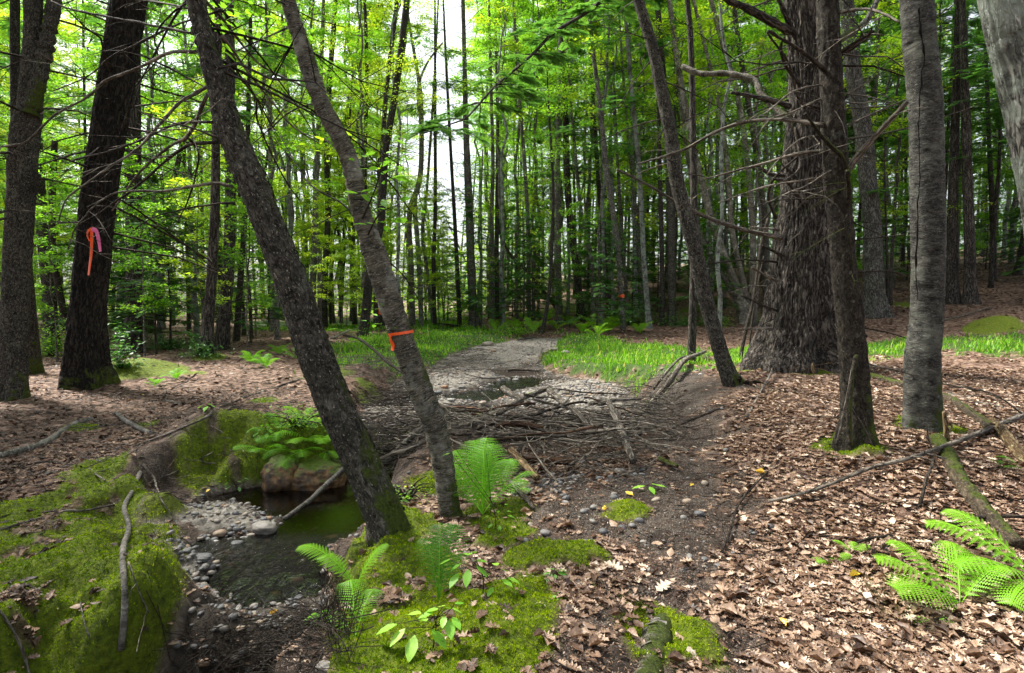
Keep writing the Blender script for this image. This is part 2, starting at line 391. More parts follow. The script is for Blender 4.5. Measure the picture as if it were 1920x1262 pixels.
B_OLDB = bark('bark_rotten_birch', (.015, .012, .009), (.36, .33, .27), lichen=(.34, .32, .26), style='curl', scale=26, moss=.03, cover=.4, fleck=1.)
B_HEM = bark('bark_hemlock', (.010, .008, .007), (.18, .155, .13), lichen=(.10, .095, .08), vscale=.14, scale=19, moss=.0, cover=.12)
B_MOS = bark('bark_mossy', (.009, .007, .005), (.12, .10, .075), style='plate', scale=30, moss=.11, cover=.3)
B_GREY = bark('bark_grey_birch', (.008, .0075, .007), (.20, .195, .17), lichen=(.24, .245, .20), style='curl2', scale=34, moss=.10, cover=.42, fleck=.75)
B_PALE = bark('bark_pale_lichen', (.030, .028, .024), (.36, .35, .31), lichen=(.33, .38, .32), vscale=.2, scale=24, moss=.0, cover=.5)
B_OAK = bark('bark_oak_grey', (.016, .014, .012), (.24, .23, .20), lichen=(.22, .24, .20), vscale=.18, scale=24, moss=.0, cover=.35)
B_SLIM = bark('bark_slim', (.035, .030, .025), (.46, .42, .36), lichen=(.30, .29, .25), vscale=.4, scale=26, moss=.0, cover=.4)
B_SLIMD = bark('bark_slim_dark', (.012, .010, .008), (.17, .15, .125), lichen=(.15, .15, .12), vscale=.4, scale=26, moss=.02, cover=.3)
B_DEAD = bark('dead_wood_grey', (.06, .050, .040), (.42, .36, .29), lichen=(.34, .30, .25), vscale=.1, scale=30, moss=.0, cover=.3)
B_DTW = bark('dead_twig_brown', (.016, .012, .009), (.12, .095, .072), lichen=(.12, .10, .07), vscale=.2, scale=30, moss=.0, cover=.3)
B_LOG = bark('log_mossy', (.025, .018, .011), (.22, .17, .11), style='plate', scale=30, moss=.17, cover=.3)
B_WHITE = bark('bark_white_birch', (.022, .018, .014), (.42, .39, .33), lichen=(.36, .33, .28), style='curl', scale=24, moss=.0, cover=.45)
B_WOOD = bark('rotten_wood_ochre', (.06, .035, .015), (.42, .30, .16), lichen=(.38, .29, .17), vscale=.08, scale=24, moss=.0, cover=.3)
B_RED = bark('rotten_wood_red', (.03, .014, .008), (.20, .11, .065), lichen=(.16, .11, .08), vscale=.07, scale=24, moss=.0, cover=.25)

def leafmat(name, stops, trans, tw=.5, gloss=.06, rough=.45, an='rnd', blotch=0):
    m, t = mat(name); g = NT(t)
    a = g.attr(an).outputs['Fac']
    if blotch:
        tc = g.n('ShaderNodeTexCoord').outputs['Object']; a = g.math('ADD', a, g.mr(g.noise(tc, 70, 4, .7), .25, .75, -blotch, blotch))
    col = g.ramp(a, stops)
    d = g.n('ShaderNodeBsdfDiffuse'); g.l(col, d.inputs[0])
    tr = g.n('ShaderNodeBsdfTranslucent'); tc = g.mix(1., col, trans, 'MULTIPLY'); g.l(tc, tr.inputs[0])
    mx = g.n('ShaderNodeMixShader', i_0=tw); g.l(d.outputs[0], mx.inputs[1]); g.l(tr.outputs[0], mx.inputs[2])
    gl = g.n('ShaderNodeBsdfGlossy', i_Roughness=rough); gl.inputs[0].default_value = (1, 1, 1, 1)
    m2 = g.n('ShaderNodeMixShader', i_0=gloss); g.l(mx.outputs[0], m2.inputs[1]); g.l(gl.outputs[0], m2.inputs[2])
    g.out(m2.outputs[0]); return m
L_BROAD = leafmat('leaf_broad', [(0, (.05, .14, .015)), (.5, (.12, .29, .022)), (.93, (.21, .42, .03)), (1, (.40, .42, .04))], (2.2, 2.0, 1.1), .55, .03)
L_YEL = leafmat('leaf_yellowgreen', [(0, (.12, .24, .015)), (.6, (.27, .44, .03)), (1, (.50, .52, .04))], (1.8, 1.7, .9), .55, .03)
L_HEM = leafmat('needle_hemlock', [(0, (.022, .065, .015)), (.6, (.05, .14, .028)), (1, (.11, .24, .045))], (2.0, 2.1, 1.2), .4, .02)
L_FERN = leafmat('leaf_fern', [(0, (.03, .13, .008)), (.5, (.10, .29, .015)), (1, (.26, .52, .03))], (1.8, 1.7, .8), .4, .015)
L_SEED = leafmat('leaf_seedling', [(0, (.10, .28, .02)), (.6, (.22, .48, .04)), (1, (.42, .62, .09))], (1.4, 1.4, .9), .35, .03)
L_SHRUB = leafmat('leaf_shrub', [(0, (.02, .08, .015)), (.6, (.055, .17, .025)), (1, (.12, .29, .03))], (2., 2., 1.), .35, .05)
L_GRASS = leafmat('grass_blade', [(0, (.06, .16, .01)), (.55, (.14, .34, .02)), (.9, (.27, .50, .035)), (1, (.42, .42, .15))], (1.6, 1.6, .9), .4, .02)
L_MOSS = leafmat('moss_tuft', [(0, (.03, .07, .003)), (.45, (.17, .28, .006)), (.8, (.40, .50, .012)), (1, (.58, .62, .03))], (1.3, 1.3, .7), .3, .0)
L_LIT = leafmat('leaf_litter', [(0, (.020, .011, .007)), (.22, (.085, .047, .029)), (.45, (.18, .108, .068)), (.7, (.30, .20, .135)), (.9, (.45, .33, .24)), (1, (.62, .51, .40))], (1.1, .9, .7), .12, .03, .5, blotch=.22)
L_GOLD = leafmat('leaf_golden', [(0, (.6, .33, .02)), (1, (.75, .55, .04))], (1, .9, .6), .2, .05)
L_TWIG = B_DTW
def simple(name, c, rough=.6, spec=.4):
    m, t = mat(name); g = NT(t); tc = g.n('ShaderNodeTexCoord').outputs['Object']
    n = g.noise(tc, 40, 3); g.out(g.princ(g.mix(g.mr(n, .3, .7, 0, .5), c, tuple(v * .7 for v in c)), rough, spec)); return m
M_ORANGE = simple('ribbon_orange', (.95, .11, .012), .4); M_PINK = simple('ribbon_pink', (.85, .16, .38), .4)
def stonemat():
    m, t = mat('stone'); g = NT(t); a = g.attr('rnd').outputs['Fac']; tc = g.n('ShaderNodeTexCoord').outputs['Object']
    c = g.ramp(a, [(0, (.045, .047, .055)), (.3, (.12, .12, .125)), (.5, (.22, .20, .175)), (.66, (.30, .24, .18)), (.76, (.30, .15, .07)), (.86, (.33, .31, .28)), (1, (.60, .58, .54))])
    n = g.noise(tc, 55, 6, .7); c = g.mix(g.mr(n, .35, .7, 0, .55), c, (.08, .07, .06)); c = g.mix(g.mr(g.noise(tc, 160, 3), .6, .7, 0, .5), c, (.55, .52, .47))
    g.out(g.princ(c, .6, .4, g.bump(n, .5, .006))); return m
M_STONE = stonemat()
def bouldermat():
    m, t = mat('boulder_ochre'); g = NT(t); tc = g.n('ShaderNodeTexCoord').outputs['Object']
    n = g.noise(tc, 9, 7, .65); c = g.ramp(n, [(.36, (.018, .012, .009)), (.5, (.09, .05, .022)), (.6, (.22, .12, .045)), (.75, (.24, .19, .13))])
    z = g.n('ShaderNodeSeparateXYZ'); geo = g.n('ShaderNodeNewGeometry'); g.l(geo.outputs['Normal'], z.inputs[0])
    f = g.mr(g.math('ADD', z.outputs[2], g.mr(g.noise(tc, 7, 4), 0, 1, -.5, .5)), .55, .8)
    c = g.mix(f, c, g.ramp(g.noise(tc, 80, 3), [(.3, (.03, .05, .004)), (.7, (.12, .16, .01))]))
    g.out(g.princ(c, .55, .45, g.bump(g.noise(tc, 25, 6, .7), .7, .02))); return m
M_BOULDER = bouldermat()
def groundmat():
    m, t = mat('ground_soil'); g = NT(t); tc = g.n('ShaderNodeTexCoord').outputs['Object']
    za = g.attr('za'); s = g.n('ShaderNodeSeparateColor'); g.l(za.outputs['Color'], s.inputs[0]); moss, creek, grass = s.outputs; soil = za.outputs['Alpha']
    n1 = g.noise(tc, 3.5, 6, .6); n2 = g.noise(tc, 22, 6, .7); n3 = g.noise(tc, 95, 5, .7)
    lit = g.ramp(n2, [(.28, (.022, .013, .009)), (.5, (.075, .045, .030)), (.64, (.19, .125, .085)), (.8, (.34, .25, .18))])
    v = g.n('ShaderNodeTexVoronoi', i_Scale=14.); g.l(tc, v.inputs['Vector'])
    vs = g.n('ShaderNodeSeparateColor'); g.l(v.outputs['Color'], vs.inputs[0])
    lit = g.mix(.6, lit, g.ramp(vs.outputs[0], [(0, (.03, .016, .011)), (.5, (.13, .07, .045)), (1, (.36, .25, .19))]))
    so = g.ramp(n3, [(.3, (.012, .008, .006)), (.6, (.04, .027, .019)), (.85, (.10, .075, .055))])
    sp = g.mr(g.noise(tc, 150, 2, .5), .57, .64, 0, .8); gy = g.mr(n1, .36, .55)
    so = g.mix(g.math('MULTIPLY', sp, gy), so, (.34, .31, .27))
    so = g.mix(g.mr(n1, .5, .75, 0, .6), so, (.11, .09, .072))
    v2 = g.n('ShaderNodeTexVoronoi', i_Scale=34.); g.l(tc, v2.inputs['Vector']); v2s = g.n('ShaderNodeSeparateColor'); g.l(v2.outputs['Color'], v2s.inputs[0])
    gr = g.ramp(v2s.outputs[1], [(0, (.11, .10, .088)), (.4, (.31, .28, .24)), (.8, (.45, .415, .36)), (1, (.60, .56, .50))])
    gr = g.mix(g.mr(v2.outputs['Distance'], .015, .03, 0, .4), gr, (.06, .05, .04))
    gr = g.mix(g.mr(n1, .30, .52, .6, 0), gr, (.07, .055, .042))
    wet = g.attr('wet').outputs['Fac']; gr = g.mix(wet, gr, g.ramp(n2, [(.3, (.008, .006, .005)), (.7, (.035, .021, .011))]))
    mo = g.ramp(n2, [(.3, (.02, .034, .003)), (.6, (.12, .16, .006)), (.8, (.26, .28, .01))])
    gs = g.ramp(n2, [(.3, (.02, .04, .006)), (.7, (.05, .10, .012))])
    c = g.mix(soil, lit, so); c = g.mix(grass, c, gs); c = g.mix(moss, c, mo); c = g.mix(creek, c, gr)
    h = g.math('ADD', g.math('MULTIPLY', n3, .4), g.math('ADD', n2, g.math('MULTIPLY', v2.outputs['Distance'], -.3)))
    g.out(g.princ(c, .85, .25, g.bump(h, .9, .03))); return m
M_GROUND = groundmat()
def watermat():
    m, t = mat('stream_water'); g = NT(t); tc = g.n('ShaderNodeTexCoord').outputs['Object']
    n = g.noise(g.map(tc, (1, .7, 1)), 10, 7, .7, 1.); n2 = g.noise(tc, 55, 3, .6)
    rf = g.attr('rough').outputs['Fac']
    h = g.math('ADD', n, g.math('MULTIPLY', n2, .55))
    bp = g.n('ShaderNodeBump', i_Distance=.035); g.l(h, bp.inputs['Height']); g.l(g.mr(rf, 0, 1, .07, 1.), bp.inputs['Strength'])
    fr = g.n('ShaderNodeFresnel', i_IOR=1.33); g.l(bp.outputs[0], fr.inputs['Normal'])
    gl = g.n('ShaderNodeBsdfGlossy', i_Roughness=.03); g.l(bp.outputs[0], gl.inputs['Normal'])
    tr = g.n('ShaderNodeBsdfTransparent'); tr.inputs[0].default_value = (.30, .23, .15, 1)
    mx = g.n('ShaderNodeMixShader'); g.l(g.mr(fr.outputs[0], .03, .5, .01, .85), mx.inputs[0]); g.l(tr.outputs[0], mx.inputs[1]); g.l(gl.outputs[0], mx.inputs[2])
    g.out(mx.outputs[0]); return m
M_WATER = watermat()

# ------------------------------------------------------------------ the ground
def build_ground():
    Ys = np.concatenate([np.linspace(-30, .8, 30), np.geomspace(1.0, 60, 860), np.geomspace(61, 400, 50)])
    u = np.linspace(-1, 1, 1000); Yp = np.maximum(Ys, 0)
    X = (Yp[:, None] + 2.2) * (1.08 * u)[None] + (25 + Yp[:, None]) * (u ** 9)[None]
    Y = np.repeat(Ys[:, None], len(u), 1)
    Z = H(X, Y)
    z = zones(X.ravel(), Y.ravel())
    near = ss(14, 5, Y).ravel()
    p = np.stack([X.ravel(), Y.ravel()], -1)
    Z = Z.ravel() + mossz(p, near, z['moss']) + z['soil'] * near * (.008 * fbm(p * 40, 2, 43) + .012 * fbm(p * 14, 2, 45)) + (z['creek']) * near * .008 * fbm(p * 30, 2, 44)
    n, k = X.shape
    i = (np.arange(n - 1) * k)[:, None]; j = np.arange(k - 1)[None]
    F = np.stack([i + j, i + j + 1, i + k + j + 1, i + k + j], -1).reshape(-1, 4)
    wl = waterz(Y.ravel()); und = ss(.03, .0, Z - wl) * (sdf(CREEK, X.ravel(), Y.ravel()) < .8); z['moss'] *= 1 - und; z['grass'] *= 1 - und; z['soil'] *= 1 - und; z['creek'] = np.maximum(z['creek'], und); hi = ss(.09, .17, Z - wl) * z['creek'] * ss(7.5, 6, Y.ravel()) * ss(3.75, 4.0, Y.ravel()); z['creek'] = z['creek'] * (1 - hi); z['moss'] = np.maximum(z['moss'], hi * .9); wet = np.maximum(ss(.07, .0, Z - wl), .9 * ss(4.1, 3.6, Y.ravel())) * z['creek']
    a = np.stack([z['moss'], z['creek'], z['grass'], z['soil']], -1)
    o = mk('ground', np.stack([X.ravel(), Y.ravel(), Z], -1), [F], M_GROUND, attrs={'za': a, 'wet': wet}, smooth=True)
    tag(o, kind='structure')
def waterz(Y): return np.interp(Y, [0, 3.3, 3.75, 4.1, 6, 9, 12, 30], [-1.2, -.95, -.60, -.535, -.525, -.50, -.455, -.3])
build_ground()
def build_water():
    Ys = np.linspace(2.2, 14, 420); xs = np.linspace(-3.6, 3, 300)
    X, Y = np.meshgrid(xs, Ys); Z = waterz(Y)
    p = np.stack([X.ravel(), Y.ravel()], -1)
    r = ss(5.0, 4.2, Y).ravel() * ss(2.6, 3.2, Y).ravel(); r = np.maximum(r, ss(7, 8.5, Y).ravel() * .6)
    Z = Z.ravel() + .020 * fbm(p * [13, 7], 3, 77) * r
    g = H(X.ravel(), Y.ravel()); keep = (sdf(CREEK, X.ravel(), Y.ravel()) < .25)
    n, k = X.shape; i = (np.arange(n - 1) * k)[:, None]; j = np.arange(k - 1)[None]
    F = np.stack([i + j, i + j + 1, i + k + j + 1, i + k + j], -1).reshape(-1, 4)
    F = F[keep[F].all(1) & (g[F] < Z[F] + .03).any(1)]
    us, inv = np.unique(F, return_inverse=True)
    V = np.stack([X.ravel(), Y.ravel(), Z], -1)[us]
    tag(mk('stream_water', V, [inv.reshape(F.shape)], M_WATER, attrs={'rough': r[us]}), kind='structure')
build_water()
#PART2
# ------------------------------------------------------------------ foliage templates
LEAF = (np.array([[0, 0, 0], [.32, .22, .03], [.70, .17, .02], [1, 0, -.05], [.70, -.17, .02], [.32, -.22, .03]]), [np.array([[0, 3, 2, 1], [0, 5, 4, 3]])])
LEAFS = (np.array([[0, 0, 0], [.45, .27, .03], [1, 0, -.04], [.45, -.27, .03]]), [np.array([[0, 2, 1], [0, 3, 2]])])
def hemspray(n=11):
    V = []; F = []
    def tw(a, b, w, sag):
        a = np.array(a, float); b = np.array(b, float); d = b - a; q = np.array([-d[1], d[0], 0.]); q /= np.linalg.norm(q) + 1e-9
        i = len(V); m = (a + b) / 2
        V.extend([a, m + q * w + [0, 0, -sag * .3], b + [0, 0, -sag], m - q * w + [0, 0, -sag * .3]]); F.append([i, i + 1, i + 2, i + 3])
    tw([0, 0, 0], [1, 0, 0], .022, .10)
    for k in range(n):
        x = .08 + .84 * k / n; L = .48 * (1 - x) ** .7 + .06
        for s in (-1, 1):
            tw([x, 0, -.1 * x * x], [x + L * .62, s * L * .75, -.1 * x * x], .026 + .008 * (k % 2), .05)
            if L > .25: tw([x + L * .25, s * L * .3, -.1 * x * x], [x + L * .62, s * L * .32, -.1 * x * x], .022, .04)
    return np.array(V), [np.array(F)]
HSP = hemspray()
def wobble(n, L, amp, s):
    t = np.linspace(0, 1, n) * L
    return np.stack([fbm(np.stack([t * .8, np.full(n, s * 7.7)], -1), 3, s) * amp, fbm(np.stack([t * .8, np.full(n, s * 3.1 + 50)], -1), 3, s + 5) * amp], -1) * np.linspace(0, 1, n)[:, None] ** .5
def dead_twigs(acc, C, r0, n, rg, L=(.3, 1.2), up=-.1, k=3, z=(0, 1), thick=1.):
    """thin leafless twigs leaving a line C"""
    for _ in range(n):
        i = rg.uniform(z[0], z[1]) * (len(C) - 2); i0 = int(i); b = C[i0] + (C[i0 + 1] - C[i0]) * (i - i0)
        a = rg.uniform(0, 2 * np.pi); l = rg.uniform(*L); e = rg.normal(up, .3)
        d = np.array([math.cos(a), math.sin(a), e]); m = 5
        t = np.linspace(0, 1, m)[:, None]; p = b + d * t * l + np.array([0, 0, -.18 * l]) * t ** 2 + rg.normal(0, .03 * l, (m, 3)) * t
        r = np.linspace(.010, .003, m) * thick * (l / .8) ** .5
        V, F, bk, _n = tube(p, r, k, False); acc.add(V, F, bk=bk)
        for q in range(rg.randint(1, 4)):
            j = rg.randint(1, m - 1); dd = d + rg.normal(0, .6, 3); l2 = l * rg.uniform(.25, .5)
            p2 = p[j] + dd / np.linalg.norm(dd) * np.linspace(0, 1, 3)[:, None] * l2
            V, F, bk, _n = tube(p2, np.linspace(.005, .002, 3) * thick, 3, False); acc.add(V, F, bk=bk)
def leaves_disc(acc, c, rad, n, size, rg, tilt=.5, flat=.12, lo=0, hi=1, big=False):
    n = int(n)
    if n < 1: return
    a = rg.uniform(0, 2 * np.pi, n); q = np.sqrt(rg.uniform(0, 1, n)) * rad
    C = np.stack([np.cos(a) * q, np.sin(a) * q, rg.normal(0, flat, n) - .15 * q * q / max(rad, .1)], -1) + c
    M = rotmats(rg.uniform(0, 2 * np.pi, n), np.abs(rg.normal(0, tilt, n)), rg.uniform(0, 2 * np.pi, n))
    scatter(acc, *(LEAF if big else LEAFS), C, M, rg.uniform(.7, 1.25, n) * size, rnd=np.clip(rg.uniform(lo, hi) * .5 + rg.uniform(lo, hi, n) * .5, 0, 1))
def deciduous(name, seed, Ht, r, z0, spread, nb, nl, size, barkm, leafm, lean=0., label='', cat='tree', group=None, forks=1):
    """prototype at the origin: trunk, branch network, crown"""
    rg = np.random.RandomState(seed)
    root = thing(name, (0, 0, 0), label, cat, group)
    tr, br, cr = Acc(), Acc(), Acc()
    n = 26; Z = np.linspace(-.2, Ht, n)
    for f in range(forks):
        w = wobble(n, Ht, .35 * Ht / 14, seed + f); C = np.stack([w[:, 0] + lean * Z + f * (Z > 2) * (Z - 2) * .09 * (1 if f % 2 else -1), w[:, 1] + f * .12 * Z * .3, Z], -1)
        rr = r * (1 - .8 * np.clip(Z / Ht, 0, 1)) * (1 + .55 * np.exp(-np.clip(Z, 0, 9) / .18)) * (1 if f == 0 else .75)
        V, F, bk, D = tube(C, rr, 10); tr.add(V, F, bk=bk)
        dead_twigs(br, C, r, int(nb * .8), rg, (.3, 1.3), .15, 3, (.12, .8))
        for b in range(nb):
            h = z0 + (Ht - z0) * ((b + rg.uniform()) / nb) ** .9; i = np.searchsorted(Z, h) - 1; base = C[min(i, n - 2)] + (C[min(i + 1, n - 1)] - C[min(i, n - 2)]) * .5
            a = rg.uniform(0, 2 * np.pi); L = spread * (1 - .6 * (h - z0) / (Ht - z0)) * rg.uniform(.6, 1.15)
            e = rg.uniform(.25, .9); m = 6; t = np.linspace(0, 1, m)[:, None]
            p = base + np.array([math.cos(a), math.sin(a), e]) * t * L / math.sqrt(1 + e * e) + rg.normal(0, .05 * L, (m, 3)) * t + np.array([0, 0, -.12 * L]) * t ** 2
            V, F, bk, D = tube(p, np.linspace(.34 * r * (L / spread), .006, m), 4, False); br.add(V, F, bk=bk)
            ns = max(2, int(L * 2.4))
            for s in range(ns):
                q = rg.uniform(.3, 1.02); c = base + (p[-1] - base) * q + rg.normal(0, .22 * L * .6, 3) * [1, 1, .35]
                leaves_disc(cr, c, rg.uniform(.25, .55) * (spread / 2.2) ** .5, nl / (nb * ns) * rg.uniform(.4, 1.6), size, rg, .55, .05)
                p2 = np.array([p[min(m - 1, int(q * (m - 1)))], c]); V, F, bk, D = tube(p2, np.array([.008, .003]), 3, False); br.add(V, F, bk=bk)
    tr.build('trunk', barkm, root); br.build('branchwork', barkm, root)['kind'] = 'stuff'; cr.build('crown', leafm, root)
    return root
def hemlock(name, seed, Ht, r, z0, spread, nb, nsp, size, barkm, lean=0., label='', cat='hemlock', group=None, dead=60):
    rg = np.random.RandomState(seed); root = thing(name, (0, 0, 0), label, cat, group)
    tr, br, cr = Acc(), Acc(), Acc(); n = 22; Z = np.linspace(-.2, Ht, n)
    w = wobble(n, Ht, .15, seed); C = np.stack([w[:, 0] + lean * Z, w[:, 1], Z], -1)
    V, F, bk, D = tube(C, r * (1 - .85 * np.clip(Z / Ht, 0, 1)) * (1 + .5 * np.exp(-np.clip(Z, 0, 9) / .2)), 10); tr.add(V, F, bk=bk)
    dead_twigs(br, C, r, dead, rg, (.5, 1.8), -.02, 3, (.06, .7), .9)
    for b in range(nb):
        h = z0 + (Ht - z0) * (b + rg.uniform()) / nb; i = min(np.searchsorted(Z, h) - 1, n - 2); base = C[i] + (C[i + 1] - C[i]) * .5; base[2] = h
        a = rg.uniform(0, 2 * np.pi); L = spread * (1.05 - .85 * (h - z0) / (Ht - z0)) * rg.uniform(.6, 1.15); m = 6; t = np.linspace(0, 1, m)[:, None]
        p = base + np.array([math.cos(a), math.sin(a), .15]) * t * L + np.array([0, 0, -.28 * L]) * t ** 2 + rg.normal(0, .03 * L, (m, 3)) * t
        V, F, bk, D = tube(p, np.linspace(.014 + .006 * L, .004, m), 4, False); br.add(V, F, bk=bk)
        k = max(3, int(nsp / nb * L / spread * rg.uniform(.6, 1.3)))
        q = rg.uniform(.18, 1, k); idx = q * (m - 1); i0 = np.clip(idx.astype(int), 0, m - 2); pos = p[i0] + (p[i0 + 1] - p[i0]) * (idx - i0)[:, None]
        side = rg.choice([-1, 1], k) * rg.uniform(.3, 1.2, k); az = a + side
        pos = pos + np.stack([np.cos(az), np.sin(az), rg.normal(-.05, .1, k)], -1) * (rg.uniform(0, .35, k) * L * (1 - q * .5))[:, None]
        M = rotmats(az, np.abs(rg.normal(.12, .2, k)), az + rg.normal(0, .8, k))
        scatter(cr, *HSP, pos, M, rg.uniform(.7, 1.3, k) * size, rnd=np.clip(rg.normal(.45, .25, k), 0, 1))
    tr.build('trunk', barkm, root); br.build('branchwork', B_SLIMD, root)['kind'] = 'stuff'; cr.build('crown', L_HEM, root)
    return root

# ------------------------------------------------------------------ traced trees
def pxpath(pts, Y0, dy=0.0, n=None, power=1.0):
    """photograph pixels -> points at distance Y0 .. Y0+dy"""
    m = len(pts); s = np.concatenate([[0], np.cumsum([math.hypot(pts[i + 1][0] - pts[i][0], pts[i + 1][1] - pts[i][1]) for i in range(m - 1)])]); s = s / max(s[-1], 1e-6)
    C = np.array([P(p[0], p[1], Y0 + dy * (t ** power)) for p, t in zip(pts, s)])
    return C
def branch(root, pts, Y0, dy, w0, w1, m, name='branch', n=None, twigs=0, seed=0, tacc=None, jit=.0, label=None, parent=None):
    C = pxpath(pts, Y0, dy); n = n or max(8, len(pts) * 5); C = catmull(C, n)
    rg = np.random.RandomState(seed + int(abs(pts[0][0]) * 7 + abs(pts[0][1])) % 9999)
    C = C + np.cumsum(rg.normal(0, 1, (n, 3)), 0) * jit * .0015
    k = 1 / FPX * .5; r = np.linspace(w0, w1, n) * (1.22 if max(w0, w1) < 20 else 1.) * k * C[:, 1] * kc(C)
    r = r * (1 + .12 * rg.normal(0, 1, n))
    a = Acc(); V, F, bk, D = tube(C, r, 8); a.add(V, F, bk=bk)
    if twigs: dead_twigs(a, C, r[0], twigs, rg, (.12, .6), .0, 3, (.1, 1), .55)
    o = a.build(name, m, parent or root, root.location)
    if label: o['label'] = label
    return o
RADII = {}
def traced(name, label, cat, pts, m, Ht, k=16, step=.25, flare=.35, furrow=0., lobes=5, dy=0., crown=None, seed=0, group=None, base=None, bend=.6, sink=.25, disp='furrow', taper_top=.35):
    """pts: (x, y, width) from the base upwards in photograph pixels"""
    g = base if base is not None else G(*pts[0][:2]); Y0 = g[1]
    root = thing(name, g, label, cat, group)
    C = pxpath([p[:2] for p in pts], Y0, dy); W = np.array([p[2] for p in pts], float) / FPX * .5 * C[:, 1] * kc(C)
    if base is not None: C[0] = g
    d0 = C[1] - C[0]; d0 = d0 / np.linalg.norm(d0); C = np.vstack([C[0] - d0 * sink, C]); W = np.concatenate([[W[0]], W])
    top = C[-1]; d = C[-1] - C[-2]; d /= np.linalg.norm(d)
    zt = g[2] + Ht
    ex = []; p = top.copy(); wt = W[-1]; we = []
    m_ = max(3, int((zt - top[2]) / 1.5)) if zt > top[2] + .5 else 0
    for i in range(m_):
        d = d * .85 + np.array([0, 0, 1.]) * .15 * bend; d /= np.linalg.norm(d); p = p + d * (zt - top[2]) / m_; ex.append(p.copy()); we.append(wt * (1 - (1 - taper_top) * (i + 1) / m_))
    if ex: C = np.vstack([C, ex]); W = np.concatenate([W, we])
    L = np.linalg.norm(np.diff(C, axis=0), axis=1).sum()
    n = max(12, int(L / step)); CW = catmull(np.hstack([C, W[:, None]]), n)
    C, W = CW[:, :3], np.maximum(CW[:, 3], .006)
    hh = np.clip(C[:, 2] - g[2], 0, 99)
    th = np.linspace(0, 2 * np.pi, k, endpoint=False); rg = np.random.RandomState(seed + 11)
    ph = rg.uniform(0, 6.28, 3)
    lob = (.55 * np.cos(th * lobes + ph[0]) + .45 * np.cos(th * (lobes - 2) + ph[1]) + .3 * np.cos(th * 2 + ph[2]))
    fl = np.exp(-hh / (1.5 * W[1] + .06))
    rr = W[:, None] * (1 + flare * fl[:, None] * (.15 + .8 * lob[None]))
    rr = rr * (1 + .07 * fbm(np.stack([np.cos(th)[None] + hh[:, None] * .0, np.sin(th)[None] + hh[:, None] * 0., hh[:, None] * 1.5 + th[None] * 0], -1) * 1.3, 2, seed))
    V, F, bk, D = tube(C, rr, k)
    if furrow > 0:
        if disp == 'furrow': q = bk[:-2] * [1, 1, .14]; f = fbm(q * 26, 3, seed + 3); f = 1 - np.abs(f) * 3.2
        elif disp == 'plate': q = bk[:-2] * [1, 1, .6]; f = fbm(q * 34, 3, seed + 3) * 1.8
        else: q = bk[:-2] * [.5, .5, 2.2]; f = fbm(q * 16, 3, seed + 3) * 1.5
        V[:-2] += D * (f * furrow)[:, None]
    a = Acc(); a.add(V, F, bk=bk); a.build('trunk', m, root, g); RADII[root.name] = W
    if crown is not None:
        cx = C[-1]
        ac = Acc(); br = Acc(); rg2 = np.random.RandomState(seed + 99); kind, z0, spread, nn = crown
        zz = C[:, 2] - g[2]
        for b in range(max(6, nn // 260)):
            h = rg2.uniform(z0, Ht); i = int(np.clip(np.searchsorted(zz, h), 1, n - 1)); L = spread * rg2.uniform(.5, 1.1) * (1.1 - .6 * (h - z0) / max(Ht - z0, 1)); az = rg2.uniform(0, 6.28)
            e = rg2.uniform(.2, .7) if kind != 'hem' else 0.05
            t = np.linspace(0, 1, 6)[:, None]; p = C[i] + np.array([math.cos(az), math.sin(az), e]) * L * t + np.array([0, 0, -.2 * L]) * t ** 2 + rg2.normal(0, .04 * L, (6, 3)) * t
            V, F, bk, D = tube(p, np.linspace(.10 * W[i] + .012, .004, 6), 4, False); br.add(V, F, bk=bk)
            if kind == 'hem':
                kk = 22; q = rg2.uniform(.2, 1, kk); idx = q * 5; i0 = np.clip(idx.astype(int), 0, 4); pos = p[i0] + (p[i0 + 1] - p[i0]) * (idx - i0)[:, None]
                a2 = az + rg2.choice([-1, 1], kk) * rg2.uniform(.3, 1.2, kk); pos = pos + np.stack([np.cos(a2), np.sin(a2), np.zeros(kk)], -1) * (rg2.uniform(0, .4, kk) * L)[:, None]
                scatter(ac, *HSP, pos, rotmats(a2, np.abs(rg2.normal(.1, .2, kk)), a2), rg2.uniform(.28, .55, kk), rnd=rg2.uniform(0, 1, kk))
            else:
                for s_ in range(6):
                    leaves_disc(ac, p[rg2.randint(2, 6)] + rg2.normal(0, .3, 3) * [1, 1, .4], rg2.uniform(.4, .8), 40, .085, rg2, .5, .06)
        br.build('branchwork', m, root, g)['kind'] = 'stuff'
        ac.build('crown', L_HEM if kind == 'hem' else (L_YEL if kind == 'yel' else L_BROAD), root, g)
    return root, Y0, C
